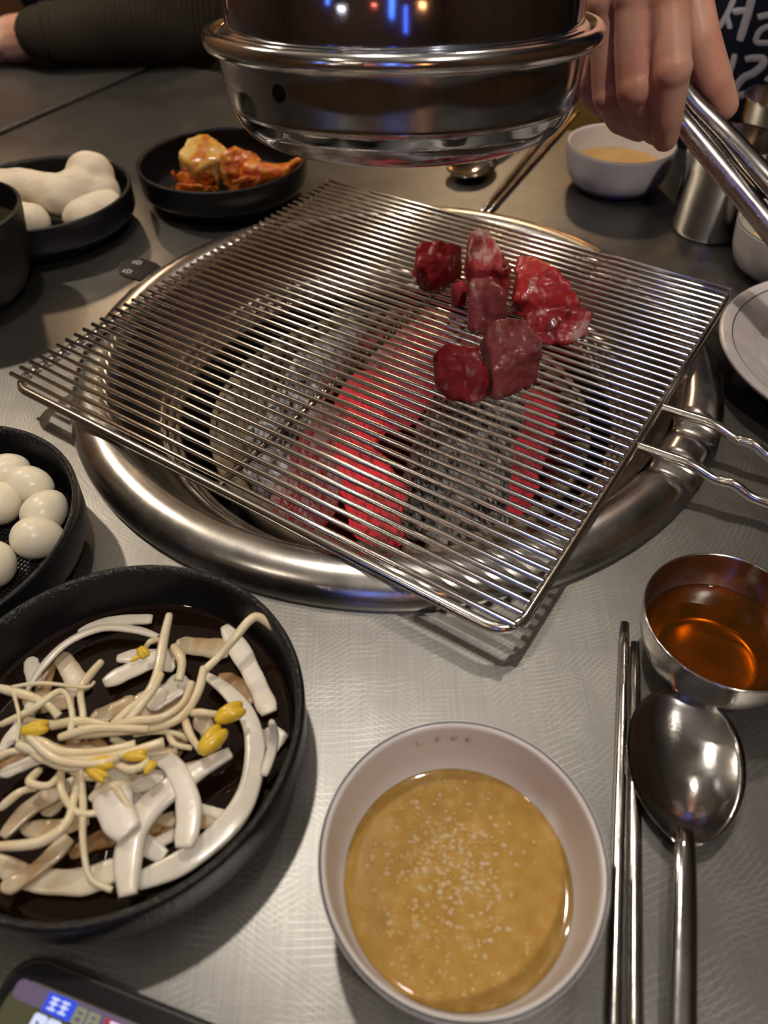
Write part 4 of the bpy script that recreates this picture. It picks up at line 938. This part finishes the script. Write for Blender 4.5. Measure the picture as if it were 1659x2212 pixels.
guest_mesh([capsule(gb(k * .1, .02, -.22), .085, gb(k * .11, -.36, -.24), .065) for k in (-1, 1)] + [capsule(gb(k * .11, -.36, -.24), .062, gb(k * .11, -.34, FZ + .06), .045) for k in (-1, 1)] + [ellipsoid(gb(k * .11, -.40, FZ + .036), (.042, .11, .036), RZ) for k in (-1, 1)], .01, 3, mat('dark_jeans', (.015, .018, .03), .9), 'trousers')

# chairs beyond the table ----------------------------------------------
def chair(c, label):
    t = thing('dining_chair', label, 'chair', (c.x, c.y, FZ), 'yellow wooden chairs'); ry = radians(-28.5)
    def q(u, v, z): return c + TU * u + TV * v + Vector((0, 0, z))
    box('seat', q(0, 0, -.29), (.40, .40, .04), WOODY, t, rotz=ry, bev=.01)
    box('backrest', q(0, .185, .02), (.40, .025, .34), WOODY, t, rotz=ry, bev=.008)
    for a in (-.17, .17):
        box('leg', q(a, -.17, -.53), (.035, .035, .44), WOODY, t, rotz=ry, bev=.004); box('leg', q(a, .17, -.53), (.035, .035, .44), WOODY, t, rotz=ry, bev=.004)
        box('back_post', q(a, .185, -.21), (.03, .024, .14), WOODY, t, rotz=ry, bev=.004)
chair(T(-.46, 1.01, 0), 'yellow wooden chair across the table, seen beside the hood')

# ================================================================== PHONE
ph = thing('phone', 'black phone lying at the front left, its screen showing a broadcast', 'phone', P(120, 2200, 0))
C0 = P(42, 2106, .0105); E1 = P(305, 2214, .0105); pu = (E1 - C0); pu.z = 0; pu.normalize(); pv = Vector((pu.y, -pu.x, 0)); PL, PWd = .155, .074
def ph_pt(a, b, z): return C0 + pu * a + pv * b + Vector((0, 0, z - C0.z))
def rrect(a0, b0, a1, b1, r, z, n=6):
    out = []
    for (cx, cy, s) in ((a1 - r, b1 - r, 0), (a0 + r, b1 - r, 90), (a0 + r, b0 + r, 180), (a1 - r, b0 + r, 270)):
        for k in range(n + 1): a = radians(s + 90 * k / n); out.append(ph_pt(cx + r * cos(a), cy + r * sin(a), z))
    return out
def slab(name, a0, b0, a1, b1, r, z0, z1, m, parent=ph, ch=.0):
    lo, hi = rrect(a0, b0, a1, b1, r, z0), rrect(a0 + ch, b0 + ch, a1 - ch, b1 - ch, max(r - ch, .0003), z1); n = len(lo)
    return mk(name, lo + hi, [tuple(range(n - 1, -1, -1)), tuple(range(n, 2 * n))] + [(i, (i + 1) % n, n + (i + 1) % n, n + i) for i in range(n)], m, parent, False)
slab('case', -.0045, -.0072, PL + .006, PWd + .004, .011, .0006, .0088, PHONE_BLACK); slab('metal_edge', -.0035, -.0060, PL + .0045, PWd + .0025, .010, .0088, .0097, PHONE_EDGE)
slab('glass_front', -.003, -.0054, PL + .004, PWd + .002, .010, .0097, .0103, PHONE_BLACK)
def glow(n, c, s): m = mat(n, (.01, .01, .01), .3, emit=c, es=s); m.cycles.emission_sampling = 'NONE'; return m
scr = slab('screen', 0, 0, PL, PWd, .007, .0103, .0105, glow('screen_olive', (.10, .09, .035), .6))
def pix(name, a0, b0, a1, b1, m, z=.0107, r=.0004): k = .74; return slab(name, a0 * k, b0 * k, a1 * k, b1 * k, r * k, .0105, z, m, scr)
pix('screen_band', .001, .0005, .060, .0078, glow('screen_violet', (.22, .15, .26), .55), .0106, .003)
pix('screen_label', .0165, .0012, .0300, .0082, glow('screen_blue', (.02, .07, .75), 1.))
WHT = glow('screen_white', (.70, .75, 1.), 1.)
for k in range(2):
    a = .0185 + k * .0050
    for (x0, y0, x1, y1) in ((0, 0, .0038, .0008), (0, .0017, .0038, .0025), (.0015, 0, .0023, .0046), (0, .0038, .0038, .0046)): pix('screen_text', a + x0, .0024 + y0, a + x1, .0024 + y1, WHT, .0109, .0003)
for k in range(2):
    pix('screen_panel', .0150 + k * .0066, .0092, .0212 + k * .0066, .0188, WHT, .0107, .0012)
DKT = glow('screen_ink', (.10, .12, .35), .6)
pix('screen_digit', .0178, .0118, .0186, .0162, DKT, .0109, .0003); pix('screen_digit', .0168, .0118, .0180, .0126, DKT, .0109, .0003)
for (x0, y0, x1, y1) in ((.0228, .0118, .0258, .0126), (.0250, .0118, .0258, .0142), (.0228, .0136, .0258, .0144), (.0228, .0138, .0236, .0164), (.0228, .0156, .0260, .0164)): pix('screen_digit', x0, y0, x1, y1, DKT, .0109, .0003)
GRN = glow('screen_grey_green', (.30, .32, .18), .8)
for k in range(2):
    a = .0305 + k * .0062
    for (x0, y0, x1, y1) in ((0, 0, .005, .0012), (0, .0024, .005, .0034), (0, 0, .0012, .006), (.0038, 0, .005, .006), (0, .005, .005, .006)): pix('screen_text', a + x0, .0022 + y0, a + x1, .0022 + y1, GRN, .0108, .0004)
pix('screen_label', .0440, .0022, .0570, .0082, glow('screen_red', (.45, .015, .05), .8))
for (x0, y0, x1, y1) in ((0, 0, .006, .001), (0, .002, .006, .003), (.001, 0, .002, .005), (.004, 0, .005, .005), (0, .004, .006, .005)): pix('screen_text', .0465 + x0, .0026 + y0, .0465 + x1, .0026 + y1, WHT, .0109, .0003)
pix('screen_dot', .0300, .0108, .0335, .0145, glow('screen_orange', (.9, .16, .03), .9), .0107, .0017); pix('screen_dot', .0345, .0100, .0395, .0145, glow('screen_dark_red', (.6, .03, .03), .8), .0107, .002)
pix('screen_band', .0295, .0088, .0600, .0200, glow('screen_navy', (.01, .012, .06), .5), .0106)
pix('screen_dot', .0430, .0098, .0480, .0140, glow('screen_cyan', (.25, .5, .9), .8), .0107, .002)
